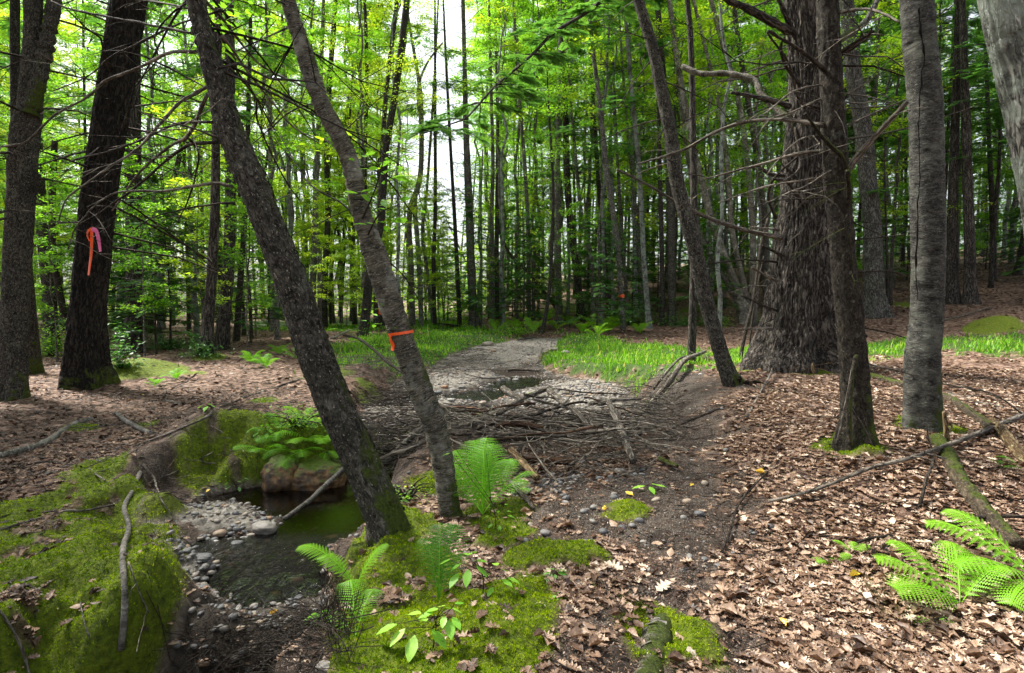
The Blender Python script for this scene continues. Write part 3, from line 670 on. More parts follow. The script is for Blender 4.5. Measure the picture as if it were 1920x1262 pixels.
def flakes(root, C, rad, n, m, seed, z=(0, .6), L=(.015, .06), W=(.008, .03), along=False):
    """loose curls and plates of bark lifting off a trunk"""
    rg = np.random.RandomState(seed); a = Acc(); N_ = len(C); rad = RADII[root.name]
    for _ in range(n):
        q = rg.uniform(*z) * (N_ - 3); i = int(q); c = C[i] + (C[i + 1] - C[i]) * (q - i); T = C[i + 2] - C[i]; T /= np.linalg.norm(T)
        X = np.cross(T, [0, 1, 0]); X /= np.linalg.norm(X); Y = np.cross(X, T); r = rad[i]
        t0 = rg.uniform(0, 6.28); l = rg.uniform(*L); w = rg.uniform(*W); k = 5; t = t0 + np.linspace(0, l / r, k); R_ = r + .001 + np.linspace(0, 1, k) ** 2 * rg.uniform(.002, .012)
        ring = c + X * (np.cos(t) * R_)[:, None] + Y * (np.sin(t) * R_)[:, None]; sl_ = rg.normal(0, .3) * l
        e = np.array([.3, .9, 1, .8, .35])[:, None]
        V = np.vstack([ring + T * (w / 2) * e + T * np.linspace(0, sl_, k)[:, None], ring - T * (w / 2) * e + T * np.linspace(0, sl_, k)[:, None]]); j = np.arange(k - 1)
        a.add(V, [np.stack([j, j + 1, j + 1 + k, j + k], -1)], bk=V * 1.)
    a.build('bark_flakes', m, root, root.location)['kind'] = 'stuff'
def rad_of(pts, Y): return [w / FPX * .5 * Y / math.sqrt(1 + ((x - CX) / FPX) ** 2) for x, y, w in pts]
def twigset(root, C, n, seed, L=(.3, 1.2), z=(0, .6), m=None, up=-.05, thick=1.):
    a = Acc(); dead_twigs(a, C, .1, n, np.random.RandomState(seed), L, up, 3, z, thick); a.build('twigs', m or B_DTW, root, root.location)['kind'] = 'stuff'

# --- the near trees
M1, y1, c1 = traced('leaning_maple_tree', 'large leaning tree with flaking dark bark rooted on the moss beside the pool', 'tree',
    [(728, 1000, 84), (722, 971, 76), (690, 894, 70), (638, 780, 68), (592, 667, 66), (548, 533, 64), (496, 400, 60), (470, 333, 58), (428, 233, 52), (411, 167, 46), (383, 67, 38), (364, -15, 36)],
    B_MAP, 12.5, k=96, step=.022, flare=.26, furrow=.006, disp='plate', crown=('dec', 7.5, 2.6, 2200), seed=1, sink=.3)
z = lambda pts, s=3., ox=0, oy=0: [(ox + a / s, oy + b / s) for a, b in pts]
for q, (pts, dy, w0, w1) in enumerate([
    ([(1110, 290), (950, 300), (740, 390), (590, 450), (470, 550), (300, 650), (150, 790), (0, 820), (-90, 850)], 1.2, 6, 3),
    ([(1090, 190), (900, 150), (630, 100), (400, 50), (280, 0)], .8, 5.5, 3),
    ([(1160, 490), (1030, 570), (900, 700), (760, 850), (480, 1030), (370, 1120), (320, 1260)], -.5, 6, 2.5),
    ([(1200, 690), (1000, 700), (800, 790), (640, 850), (390, 915)], .7, 5, 2.6),
    ([(1245, 780), (1080, 720), (850, 650), (780, 610)], -.3, 4, 2),
    ([(1220, 800), (1050, 810), (920, 900), (770, 1030), (600, 1150), (430, 1260)], .5, 6, 2.5),
    ([(1165, 530), (1100, 690), (1050, 770), (950, 830), (800, 960), (640, 1180)], .9, 7, 2.5),
    ([(1050, 770), (1120, 860), (1100, 1000), (1050, 1150), (1000, 1250)], .9, 4, 2),
    ([(1310, 1050), (1180, 1030), (930, 1070), (640, 1080), (440, 1250), (380, 1400)], .4, 6, 2.2),
    ([(1320, 1145), (1180, 1150), (900, 1210), (760, 1290)], .2, 4, 2),
    ([(1250, 200), (1400, 400), (1550, 580), (1650, 700), (1800, 800)], .9, 5, 2),
    ([(1290, 380), (1430, 540), (1450, 700), (1600, 1000), (1690, 1130)], .7, 4, 1.8),
    ([(1150, 0), (1250, 110), (1420, 330), (1560, 420), (1800, 520)], 1.0, 5, 2),
    ([(1240, 60), (1000, 130), (840, 200), (640, 300), (500, 420), (300, 500)], 1.3, 4, 2),
    ([(1100, 60), (880, 10), (700, -20)], .5, 4, 2),
    ([(1060, 10), (960, 80), (870, 200), (880, 330), (760, 480), (690, 700)], .6, 3.5, 1.5)]):
    branch(M1, z(pts), y1 + .05, dy, w0, w1, B_DTW if q % 2 else B_DEAD, twigs=5, seed=q, jit=1)
M2, y2, c2 = traced('leaning_yellow_birch', 'leaning birch with curling golden bark and an orange ribbon round it', 'birch tree',
    [(846, 968, 40), (842, 952, 38), (828, 856, 42), (812, 785, 46), (803, 767, 47), (777, 700, 46), (747, 613, 43), (711, 500, 45), (678, 400, 36), (655, 300, 33), (623, 233, 32), (605, 200, 32), (581, 133, 32), (560, 67, 31), (540, 0, 28)],
    B_YB, 12, k=110, step=.018, flare=.2, furrow=.008, disp='curl', crown=('yel', 7, 2.2, 1800), seed=2, sink=.3)
twigset(M1, c1, 36, 36, (.4, 1.5), (.27, .6), thick=.9)
twigset(M2, c2, 26, 37, (.3, 1.1), (.3, .6), thick=.8)
for q, (pts, dy, w0, w1) in enumerate([([(690, 430), (640, 380), (575, 340), (520, 250)], .6, 3.5, 1.5), ([(660, 310), (720, 330), (790, 420)], .4, 3, 1.4), ([(600, 190), (540, 210), (470, 270)], .8, 3, 1.4), ([(700, 470), (760, 520), (800, 600)], .3, 2.5, 1.2)]):
    branch(M2, pts, y2, dy, w0, w1, B_DTW, twigs=5, seed=q + 30, jit=1)
flakes(M2, c2, None, 620, B_WHITE, 3, (.02, .5), (.012, .05), (.004, .014))
flakes(M1, c1, None, 900, B_MAP, 4, (.03, .5), (.012, .035), (.012, .04))
L2, yl, cl = traced('large_dark_tree', 'large dark furrowed tree at left with ribbons hanging before its trunk', 'tree',
    [(162, 722, 92), (160, 690, 82), (161, 667, 78), (163, 600, 70), (171, 517, 66), (181, 400, 65), (190, 330, 64), (211, 200, 64), (231, 67, 62), (243, 0, 60)],
    B_FUR, 18, k=150, step=.03, flare=.42, furrow=.022, crown=('hem', 9.5, 3.2, 4200), seed=3, sink=.5)
twigset(L2, cl, 60, 31, (.8, 2.6), (.15, .8), thick=1.5)
LA, ya, ca = traced('dark_forked_tree', 'dark tree with light flecked bark forking upward at the left edge', 'tree',
    [(22, 746, 66), (25, 700, 60), (30, 560, 57), (38, 400, 56), (47, 250, 60), (56, 200, 50), (60, 100, 38), (63, 0, 36)], B_MAP, 16, k=90, step=.04, flare=.4, furrow=.01, disp='plate', crown=('dec', 8, 3, 3000), seed=4, sink=.5)
branch(LA, [(56, 215), (75, 140), (90, 70), (102, 0), (112, -80)], ya - .1, .2, 34, 26, B_MAP, 'second_stem', n=60)
twigset(LA, ca, 36, 35, (.8, 2.4), (.2, .8), thick=1.4)
LB, yb, cb = traced('slim_dark_tree', 'slim straight dark trunk behind the forked tree at the left edge', 'tree',
    [(62, 700, 36), (52, 560, 30), (33, 300, 22), (28, 100, 20), (28, 0, 19)], B_SLIMD, 15, k=20, crown=('hem', 6, 2.2, 2600), seed=5)
LC, yc, cc = traced('twisted_dark_tree', 'dark twisted trunk leaning between the forked tree and the ribbon tree', 'tree',
    [(98, 660, 34), (96, 600, 26), (92, 540, 26), (84, 470, 27), (77, 400, 25), (70, 300, 24), (66, 200, 22), (64, 120, 20)], B_SLIMD, 14, k=30, furrow=.006, crown=('hem', 6, 2.2, 2600), seed=6)
LD, yd, cd = traced('broken_snag', 'thin brown snag with a jagged broken top left of the ribbon tree', 'dead tree', [(132, 660, 22), (122, 600, 16), (103, 500, 14), (98, 420, 13), (100, 320, 14), (103, 262, 12)], B_DTW, 3.9, k=12, flare=.2, seed=7, taper_top=.2)
L3, y3, c3 = traced('straight_hemlock', 'straight grey brown hemlock trunk just right of the ribbon tree', 'hemlock tree', [(246, 662, 48), (249, 620, 38), (253, 520, 33), (251, 400, 32), (249, 233, 30), (250, 100, 27), (252, 0, 25)], B_HEM, 17, k=60, step=.06, flare=.35, furrow=.010, crown=('hem', 6, 2.6, 4200), seed=8)
twigset(L3, c3, 70, 32, (.8, 2.4), (.1, .8), thick=1.3)
L3b, _, _c = traced('leaning_thin_tree', 'thin dark tree leaning right behind the straight hemlock', 'tree', [(279, 625, 18), (284, 560, 14), (300, 480, 13), (310, 400, 12), (325, 340, 11), (345, 250, 10), (352, 150, 9)], B_SLIMD, 12, k=12, crown=('dec', 5, 1.8, 1800), seed=9)
L4, y4, c4 = traced('dark_hemlock', 'left one of two dark hemlock trunks standing in the low shrubs', 'hemlock tree', [(388, 664, 28), (390, 620, 22), (398, 500, 19), (403, 400, 18), (405, 267, 16), (410, 0, 14)], B_HEM, 16, k=30, furrow=.006, step=.1, crown=('hem', 6, 2.2, 3000), seed=10)
twigset(L4, c4, 40, 33, (.4, 1.5), (.1, .8))
L5, y5, c5 = traced('dark_hemlock', 'right one of two dark hemlock trunks beside the low shrubs', 'hemlock tree', [(416, 656, 30), (420, 600, 26), (428, 500, 23), (432, 400, 22), (432, 250, 19), (430, 0, 16)], B_HEM, 17, k=30, furrow=.006, step=.1, crown=('hem', 6.5, 2.2, 3000), seed=11)
twigset(L5, c5, 40, 34, (.4, 1.5), (.1, .8))
R0, y0, c0 = traced('leaning_slender_tree', 'slender leaning tree with a torn root plate on the dirt bank', 'tree',
    [(1378, 722, 40), (1365, 700, 34), (1343, 633, 29), (1320, 550, 28), (1303, 467, 29), (1285, 400, 28), (1268, 333, 27), (1257, 250, 25), (1240, 167, 23), (1222, 83, 21), (1197, 0, 19)],
    B_MAP, 15, k=64, step=.05, flare=.3, furrow=.006, disp='plate', crown=('yel', 8, 2.2, 2200), seed=12, sink=.4)
R1, yr, cr_ = traced('old_hemlock_tree', 'massive old hemlock with deeply furrowed bark and flared mossy roots', 'hemlock tree',
    [(1497, 684, 168), (1497, 655, 146), (1499, 625, 132), (1500, 600, 124), (1503, 500, 108), (1507, 400, 90), (1509, 300, 80), (1512, 200, 66), (1511, 110, 62), (1506, 55, 60)],
    B_HEM, 9.3, k=220, step=.03, flare=.34, lobes=7, furrow=.026, seed=13, sink=.5, taper_top=.9)
branch(R1, [(1503, 75), (1494, 20), (1490, -40), (1492, -200), (1500, -400)], yr, .2, 36, 12, B_HEM, 'upper_trunk', n=40)
branch(R1, [(1522, 75), (1534, 20), (1544, -60), (1556, -200), (1570, -420)], yr + .1, .3, 34, 10, B_HEM, 'upper_trunk', n=40)
for q, (pts, dy, w0, w1, mm) in enumerate([
    ([(1485, 60), (1450, 42), (1400, 15), (1367, 0), (1330, -40)], -.6, 15, 9, B_HEM), ([(1495, 72), (1480, 40), (1463, 0), (1440, -60)], -.4, 10, 6, B_HEM),
    ([(1480, 200), (1440, 187), (1400, 178), (1372, 173)], -.5, 10, 5, B_HEM), ([(1465, 447), (1450, 443), (1380, 427), (1290, 390), (1223, 350), (1157, 317)], -1.0, 9, 3.5, B_DEAD),
    ([(1480, 222), (1470, 217), (1430, 177), (1413, 150), (1363, 137), (1313, 137), (1280, 123)], 1.0, 12, 8, B_YB),
    ([(1500, 160), (1470, 120), (1463, 90), (1470, 70)], -.7, 6, 4, B_DTW), ([(1545, 200), (1500, 190), (1480, 120), (1440, 60)], -.6, 5, 3, B_DTW),
    ([(1460, 432), (1452, 430), (1410, 427)], -.5, 5, 3, B_DEAD), ([(1470, 480), (1463, 477), (1430, 460)], -.5, 5, 4, B_DTW), ([(1457, 526), (1453, 525), (1430, 512), (1410, 500)], -.6, 5, 4, B_DEAD),
    ([(1458, 582), (1450, 580), (1420, 567), (1390, 553)], -.7, 5, 4, B_DTW), ([(1448, 616), (1430, 616), (1390, 615)], -.3, 4, 3, B_DEAD), ([(1560, 80), (1577, 73), (1617, 47), (1635, 25), (1647, 0)], .5, 13, 9, B_GREY),
    ([(1560, 110), (1583, 100), (1623, 73), (1640, 57)], -.4, 8, 5, B_DTW), ([(1470, 330), (1440, 325), (1420, 310)], -.4, 6, 4, B_DTW), ([(1505, 270), (1490, 240), (1500, 310), (1470, 340)], -.7, 4, 3, B_DTW),
    ([(1455, 410), (1440, 370), (1455, 330), (1500, 290)], -.7, 5, 3, B_DTW), ([(1512, 392), (1480, 345), (1450, 335)], -.6, 8, 4, B_HEM)]):
    branch(R1, pts, yr - .25, dy, w0, w1, mm, twigs=3, seed=q + 60, jit=1)
twigset(R1, cr_, 44, 38, (.8, 2.2), (.1, .9), thick=1.6)
R2, yR2, cR2 = traced('mossy_tree', 'dark moss covered tree standing in front of the massive hemlock', 'tree',
    [(1606, 836, 78), (1606, 783, 62), (1602, 700, 57), (1593, 600, 53), (1583, 500, 49), (1575, 400, 47), (1568, 333, 49), (1561, 200, 45), (1555, 100, 43), (1551, 0, 42)], B_MOS, 13, k=100, step=.025, flare=.3, furrow=.006, disp='plate', crown=('dec', 7, 2.5, 2200), seed=14, sink=.35)
for q, (pts, dy, w0, w1, mm) in enumerate([
    ([(1545, 235), (1527, 233), (1480, 226), (1413, 227), (1347, 247), (1280, 283), (1197, 308)], .8, 8, 3, B_DEAD), ([(1550, 283), (1540, 283), (1480, 293), (1413, 313), (1320, 337)], .6, 6, 2.5, B_DEAD),
    ([(1560, 333), (1543, 333), (1447, 347), (1350, 380)], .2, 4, 2, B_DEAD), ([(1588, 322), (1590, 317), (1650, 247), (1680, 215), (1702, 190)], -.3, 12, 9, B_DEAD),
    ([(1547, 133), (1500, 95), (1440, 60)], -.5, 7, 5, B_DTW), ([(1590, 350), (1580, 300), (1545, 260), (1510, 213)], -.4, 9, 5, B_MOS), ([(1585, 400), (1591, 360), (1588, 320)], -.3, 9, 8, B_MOS),
    ([(1570, 102), (1610, 75), (1633, 60), (1635, 50)], -.2, 7, 4, B_DTW), ([(1565, 30), (1573, 23), (1613, 17), (1647, 20), (1687, 40)], -.4, 6, 4, B_DEAD), ([(1583, 240), (1600, 230), (1695, 185)], .1, 4, 2.5, B_DEAD),
    ([(1585, 183), (1600, 170), (1627, 150)], .2, 3, 2, B_DTW), ([(1560, 158), (1520, 160), (1480, 175), (1430, 215), (1380, 232)], .1, 3, 1.5, B_DEAD), ([(1565, 182), (1530, 190), (1480, 215), (1440, 230), (1400, 290)], .3, 3.5, 1.5, B_DEAD),
    ([(1563, 250), (1500, 262), (1460, 300), (1430, 340)], .2, 3, 1.5, B_DEAD), ([(1570, 312), (1510, 350), (1480, 360), (1430, 385)], -.2, 3.5, 1.5, B_DEAD), ([(1600, 560), (1595, 470), (1585, 420), (1590, 400)], -.2, 4, 3, B_MOS)]):
    branch(R2, pts, yR2 - .03, dy, w0, w1, mm, twigs=3, seed=q + 90, jit=1)
for pts, w in (([(1569, 830), (1578, 790), (1590, 730), (1597, 690)], 3), ([(1594, 835), (1592, 790), (1595, 730), (1605, 665)], 9), ([(1636, 835), (1620, 800), (1595, 760), (1588, 735)], 2)):
    branch(R2, pts, yR2 - .28, .05, w, w * .8, B_DEAD if w < 5 else B_MOS, 'vine')
flakes(R2, cR2, None, 400, B_MAP, 5, (.03, .5), (.012, .035), (.012, .04))
twigset(R2, cR2, 30, 39, (.4, 1.5), (.15, .7), thick=.9)
twigset(R0, c0, 34, 40, (.4, 1.6), (.1, .6), thick=1.1)
R3, yR3, cR3 = traced('cracked_grey_birch', 'thick straight grey birch with a long vertical crack down its bark', 'birch tree',
    [(1730, 808, 84), (1730, 767, 76), (1730, 667, 72), (1737, 600, 67), (1739, 500, 66), (1738, 400, 67), (1737, 300, 66), (1735, 200, 65), (1727, 100, 63), (1719, 0, 62)], B_GREY, 14, k=110, step=.025, flare=.16, furrow=.006, disp='curl', crown=('dec', 8, 2.6, 2200), seed=15, sink=.35)
flakes(R3, cR3, None, 260, B_GREY, 6, (.03, .5), (.02, .06), (.004, .012))
def crack_strip():
    pts = [(1722, 15), (1726, 60), (1731, 95), (1733, 110), (1724, 180), (1724, 300), (1722, 400), (1719, 480), (1720, 560)]
    C = catmull(pxpath(pts, yR3 - .94 * (65 / FPX * .5 * yR3 * .8)), 160); rg = np.random.RandomState(5)
    C[:, 0] += fbm(np.stack([C[:, 2] * 9, C[:, 2] * 0], -1), 3, 3) * .016
    V, F, bk, D = tube(C, (.003 + .012 * np.abs(fbm(np.stack([C[:, 2] * 6, C[:, 2] * 0 + 4], -1), 3, 8))), 6); a = Acc(); a.add(V, F, bk=bk)
    m, t = mat('bark_crack'); NT(t).out(NT(t).princ((.008, .007, .006), .9, .1)); a.build('bark_crack', m, R3, R3.location)
crack_strip()
gb = G(1995, 905)
R4, yR4, cR4 = traced('pale_oak_tree', 'huge pale lichen grey trunk cut off by the right edge', 'oak tree',
    [(2003, 905, 122), (1996, 800, 112), (1988, 700, 104), (1978, 550, 98), (1966, 400, 96), (1950, 300, 98), (1932, 200, 97), (1918, 133, 98), (1902, 70, 97), (1885, 0, 96)], B_PALE, 15, k=130, step=.03, flare=.3, furrow=.010, crown=('dec', 8, 3.4, 2600), seed=16, sink=.4)
R5, yR5, cR5 = traced('grey_oak_tree', 'tall grey furrowed oak standing behind between mossy tree and grey birch', 'oak tree',
    [(1642, 593, 54), (1640, 560, 42), (1637, 480, 37), (1635, 420, 34), (1627, 333, 33), (1617, 233, 32), (1600, 133, 29), (1590, 27, 26)], B_OAK, 20, k=60, step=.07, furrow=.012, flare=.35, crown=('dec', 10, 3, 3000), seed=17)

# --- mid-distance traced trees: (base x, y, w), ..., material, crown kind, label
MID = [
 ('leaning_dark_tree', 'dark trunk with a bent foot leaning right beside the grass bank', [(678, 634, 22), (684, 600, 18), (695, 500, 17), (708, 450, 13), (716, 400, 13), (723, 283, 13), (737, 200, 12), (751, 100, 12), (762, 0, 11)], B_SLIMD, 'yel', 16),
 ('slim_dark_tree', 'upright dark trunk with a tiny orange tape right of the bent one', [(707, 616, 14), (707, 520, 12), (712, 400, 10), (722, 200, 9), (745, 0, 8)], B_SLIMD, 'yel', 16),
 ('grey_tree', 'grey trunk whose foot is hidden by grass right of the leaning birch', [(773, 603, 12), (771, 500, 10), (768, 400, 10), (788, 330, 10), (790, 200, 8), (785, 150, 7), (770, 60, 5)], B_SLIM, 'yel', 15),
 ('pale_dead_tree', 'tall pale grey pole tree with many bare side branches at the centre', [(891, 612, 22), (886, 570, 16), (883, 500, 15), (880, 400, 15), (874, 250, 11), (871, 120, 8), (868, 0, 7)], B_SLIM, 'none', 17),
 ('white_sapling', 'thinnest pale upright stem right of the bare pole tree', [(903, 590, 3.5), (903, 480, 3), (902, 380, 3), (905, 280, 2.5)], B_PALE, 'yel', 8),
 ('grey_pole_tree', 'left stem of the close pair beside the bare pole tree', [(923, 609, 10), (923, 500, 9), (922, 400, 8), (924, 300, 7), (920, 150, 6)], B_SLIM, 'dec', 15),
 ('grey_pole_tree', 'right rougher stem of the close pair beside the bare pole tree', [(933, 608, 9), (931, 500, 9), (932, 400, 8), (933, 250, 6), (930, 100, 5)], B_SLIMD, 'dec', 15),
 ('dark_pole_tree', 'dark trunk just left of the bare pole tree with a stump beside it', [(862, 594, 9), (857, 500, 8), (852, 400, 7), (846, 300, 6), (838, 150, 5)], B_SLIMD, 'dec', 14),
 ('dark_pole_tree', 'dark hemlock pole left of the low round bush', [(815, 576, 8), (813, 500, 8), (816, 400, 7), (816, 250, 6)], B_SLIMD, 'hem', 14),
 ('crooked_pole_tree', 'crooked trunk crossing behind the clearing bush', [(812, 575, 6), (800, 500, 6), (792, 440, 6), (800, 360, 5), (808, 250, 5)], B_SLIM, 'yel', 13),
 ('pale_pole_tree', 'straight pale stem right of the fern clump', [(992, 597, 9), (991, 500, 8), (989, 400, 7.5), (983, 300, 7), (975, 200, 6)], B_SLIM, 'dec', 15),
 ('curved_thin_tree', 'thin dark curved stem leaning right over the stream bend', [(1017, 624, 8), (1028, 560, 7), (1033, 500, 6), (1037, 400, 6), (1036, 320, 5), (1030, 220, 4)], B_SLIMD, 'dec', 12),
 ('hemlock_pole', 'straight hemlock trunk behind the leaning dead log', [(1049, 583, 16), (1047, 540, 12), (1046, 400, 11), (1045, 300, 10), (1048, 180, 8)], B_SLIM, 'hem', 16),
 ('brown_hemlock', 'brown hemlock trunk leaning slightly left above the ferns', [(1091, 601, 19), (1088, 570, 14), (1080, 500, 13), (1068, 400, 13), (1062, 300, 12), (1060, 200, 10), (1055, 120, 8)], B_HEM, 'hem', 16),
 ('mottled_tree', 'mottled slim trunk behind the bushes right of the brown hemlock', [(1114, 590, 9), (1110, 500, 8), (1100, 440, 8), (1090, 400, 7), (1078, 280, 6)], B_SLIM, 'dec', 14),
 ('marked_tree', 'slim trunk with a small orange ribbon half hidden in bushes', [(1141, 592, 10), (1135, 500, 9), (1127, 400, 9), (1118, 280, 8), (1110, 150, 6)], B_SLIMD, 'hem', 15),
 ('marked_tree', 'grey trunk with an orange tape band standing before the bushes', [(1168, 619, 12), (1164, 550, 10), (1158, 460, 10), (1150, 400, 10), (1138, 320, 10), (1125, 200, 9), (1110, 80, 7)], B_SLIM, 'hem', 15),
 ('slim_grey_tree', 'slim grey trunk close behind the one with the tape band', [(1178, 578, 8), (1172, 520, 7), (1166, 440, 7), (1160, 340, 6)], B_SLIM, 'dec', 14),
 ('pale_mid_tree', 'pale upright trunk on the leaf slope left of the twin leaning poles', [(1193, 568, 10), (1191, 500, 9), (1189, 400, 8), (1186, 300, 7)], B_PALE, 'hem', 15),
 ('leaning_pole', 'left darker pole of the two leaning left below the slope', [(1205, 592, 8), (1200, 500, 7), (1194, 420, 7), (1180, 280, 6)], B_SLIM, 'dec', 14),
 ('leaning_pole', 'right lighter pole of the two leaning left with a pale foot', [(1218, 616, 13), (1213, 560, 10), (1207, 480, 10), (1203, 400, 9), (1195, 280, 9), (1180, 120, 7)], B_PALE, 'hem', 16),
 ('slim_dark_hemlock', 'dark hemlock pole tight left of the stout flecked trunk', [(1241, 610, 10), (1242, 540, 9), (1239, 400, 9), (1236, 280, 8)], B_SLIMD, 'hem', 15),
 ('flecked_tree', 'stout upright trunk with pale flecks and a mossy foot', [(1260, 609, 22), (1260, 580, 16), (1259, 480, 16), (1258, 400, 16), (1252, 250, 14), (1240, 100, 11), (1232, 0, 10)], B_MAP, 'dec', 17),
 ('golden_birch', 'golden birch leaning left with peeling bark near the huge hemlock', [(1396, 606, 24), (1388, 560, 17), (1362, 490, 15), (1335, 417, 15), (1318, 350, 13), (1300, 280, 12), (1285, 200, 11), (1268, 100, 10), (1255, 0, 9)], B_YB, 'yel', 15),
 ('golden_birch', 'thinner birch leaning left just outside the golden one', [(1388, 600, 10), (1378, 560, 9), (1345, 500, 8), (1318, 450, 8), (1305, 400, 8), (1290, 300, 7)], B_YB, 'yel', 13),
 ('golden_birch', 'birch stem curving up from the middle of the golden clump', [(1404, 606, 14), (1396, 540, 11), (1380, 470, 10), (1372, 420, 10), (1363, 300, 9), (1345, 180, 8), (1325, 100, 7), (1300, 0, 6)], B_YB, 'dec', 15),
 ('golden_birch', 'upright birch stem at the right side of the golden clump', [(1414, 604, 16), (1411, 540, 12), (1411, 420, 12), (1397, 267, 11), (1380, 167, 10), (1360, 100, 10), (1333, 0, 9)], B_YB, 'dec', 16),
 ('flaking_birch', 'flaky trunk rising behind the golden clump', [(1436, 598, 16), (1436, 500, 13), (1434, 420, 12), (1420, 300, 11), (1388, 100, 10), (1375, 0, 9)], B_MAP, 'dec', 17),
 ('thin_sapling_stem', 'thin mossy stem standing beside the grey furrowed oak', [(1662, 589, 8), (1664, 520, 6), (1662, 440, 5), (1660, 380, 4)], B_MOS, 'hem', 8),
 ('brown_straight_hemlock', 'straight brown hemlock directly right of the cracked birch', [(1786, 568, 34), (1785, 530, 26), (1785, 460, 24), (1788, 330, 20), (1792, 200, 17), (1798, 0, 14)], B_HEM, 'hem', 17),
 ('mossy_foot_tree', 'grey trunk with a leafy moss foot second right of the cracked birch', [(1820, 570, 32), (1819, 530, 25), (1818, 460, 22), (1814, 330, 21), (1810, 200, 18), (1806, 60, 14)], B_HEM, 'hem', 17),
 ('far_slope_hemlock', 'slim dark trunk higher up the leaf slope at right', [(1862, 527, 16), (1862, 480, 12), (1861, 400, 12), (1856, 300, 10), (1850, 150, 8)], B_SLIMD, 'hem', 16),
 ('far_slope_hemlock', 'dark trunk leaning right on the slope at the right edge', [(1908, 516, 20), (1916, 470, 15), (1925, 400, 14), (1935, 250, 12)], B_SLIMD, 'hem', 16),
 ('thin_dark_tree', 'thin dark hemlock right of the pair in the low shrubs', [(444, 640, 14), (448, 560, 12), (458, 430, 11), (463, 300, 10), (468, 120, 8)], B_SLIMD, 'hem', 14),
 ('pale_straight_tree', 'pale straight trunk seen just behind the leaning maple', [(513, 617, 17), (513, 560, 14), (510, 420, 10), (507, 300, 9), (505, 150, 9), (502, 0, 8)], B_SLIM, 'yel', 17),
 ('grey_straight_tree', 'grey straight trunk between the leaning maple and leaning birch', [(528, 600, 18), (529, 420, 15), (530, 300, 14), (533, 150, 13), (536, 0, 11)], B_SLIM, 'yel', 18),
 ('dark_curving_tree', 'dark trunk curving upward left of the leaning birch', [(607, 606, 15), (608, 540, 12), (615, 400, 11), (612, 280, 10), (618, 150, 10), (630, 0, 9)], B_SLIMD, 'yel', 17),
 ('slender_dark_tree', 'slender dark trunk left of the curving one in the open wood', [(568, 604, 11), (566, 500, 10), (568, 400, 10), (575, 250, 9), (578, 100, 8), (590, 0, 7)], B_SLIMD, 'yel', 16),
 ('slender_dark_tree', 'slightly tilted slender trunk between the curving and straight dark ones', [(583, 600, 14), (588, 500, 12), (590, 420, 11), (598, 220, 9), (604, 80, 8)], B_SLIM, 'yel', 16),
 ('slender_left_tree', 'very thin stem in the bright gap left of the low shrubs', [(353, 606, 8), (352, 520, 7), (350, 430, 7), (345, 300, 6)], B_SLIMD, 'dec', 12),
 ('slender_left_tree', 'very thin dark stem left of the shrub pair of hemlocks', [(381, 612, 7), (381, 500, 6), (379, 400, 6), (376, 250, 5)], B_SLIMD, 'dec', 12),
 ('slender_left_tree', 'straight thin pole rising left of the large ribbon tree', [(164, 560, 7), (160, 400, 6), (160, 280, 6), (157, 120, 5), (155, 0, 4)], B_SLIMD, 'dec', 14),
 ('multi_stem_tree', 'left upright stem of the tall clump behind the leaning birch', [(688, 600, 12), (686, 420, 9), (684, 300, 8), (688, 150, 7), (684, 0, 6)], B_SLIMD, 'yel', 16),
 ('multi_stem_tree', 'forked dark stem leaning right at the top of the tall clump', [(724, 604, 14), (718, 500, 12), (716, 420, 12), (722, 280, 11), (740, 180, 10), (756, 90, 10), (764, 0, 10)], B_MAP, 'yel', 17),
 ('thin_pale_tree', 'pale wavy tree reaching into the white sky gap', [(790, 596, 9), (785, 480, 9), (778, 380, 9), (789, 320, 8), (790, 240, 8), (784, 170, 6), (800, 120, 4), (830, 80, 3)], B_PALE, 'none', 11),
]
for i, (nm, lb, pts, m_, ck, Ht) in enumerate(MID):
    g = G(*pts[0][:2], far=34.)
    if g[1] > 32: g = np.array([(pts[0][0] - CX) / FPX * 30, 30, Hs((pts[0][0] - CX) / FPX * 30, 30)])
    Ht = max(Ht, 3.5 + .56 * g[1]) if Ht > 12.5 else Ht
    crown = None if ck == 'none' else (ck, {'yel': 5.0, 'dec': 5.0, 'hem': 7.}[ck] if Ht > 11 else 2.5, 2.3 if Ht > 11 else 1.2, {'yel': 3600, 'dec': 3600, 'hem': 4200}[ck] if Ht > 11 else 900)
    o, Yo, Co = traced(nm, lb, 'tree', pts, m_, Ht, k=14, step=.22, crown=crown, seed=200 + i, base=g, furrow=.0, sink=.4)
    n_tw = {'none': 60, 'hem': 46, 'yel': 20, 'dec': 20}[ck]
    if 'dead' in nm: twigset(o, Co, 90, 300 + i, (.8, 2.2), (.1, .95), up=.25, thick=1.1)
    else: twigset(o, Co, n_tw, 300 + i, (.4, 1.6), (.08, .8))
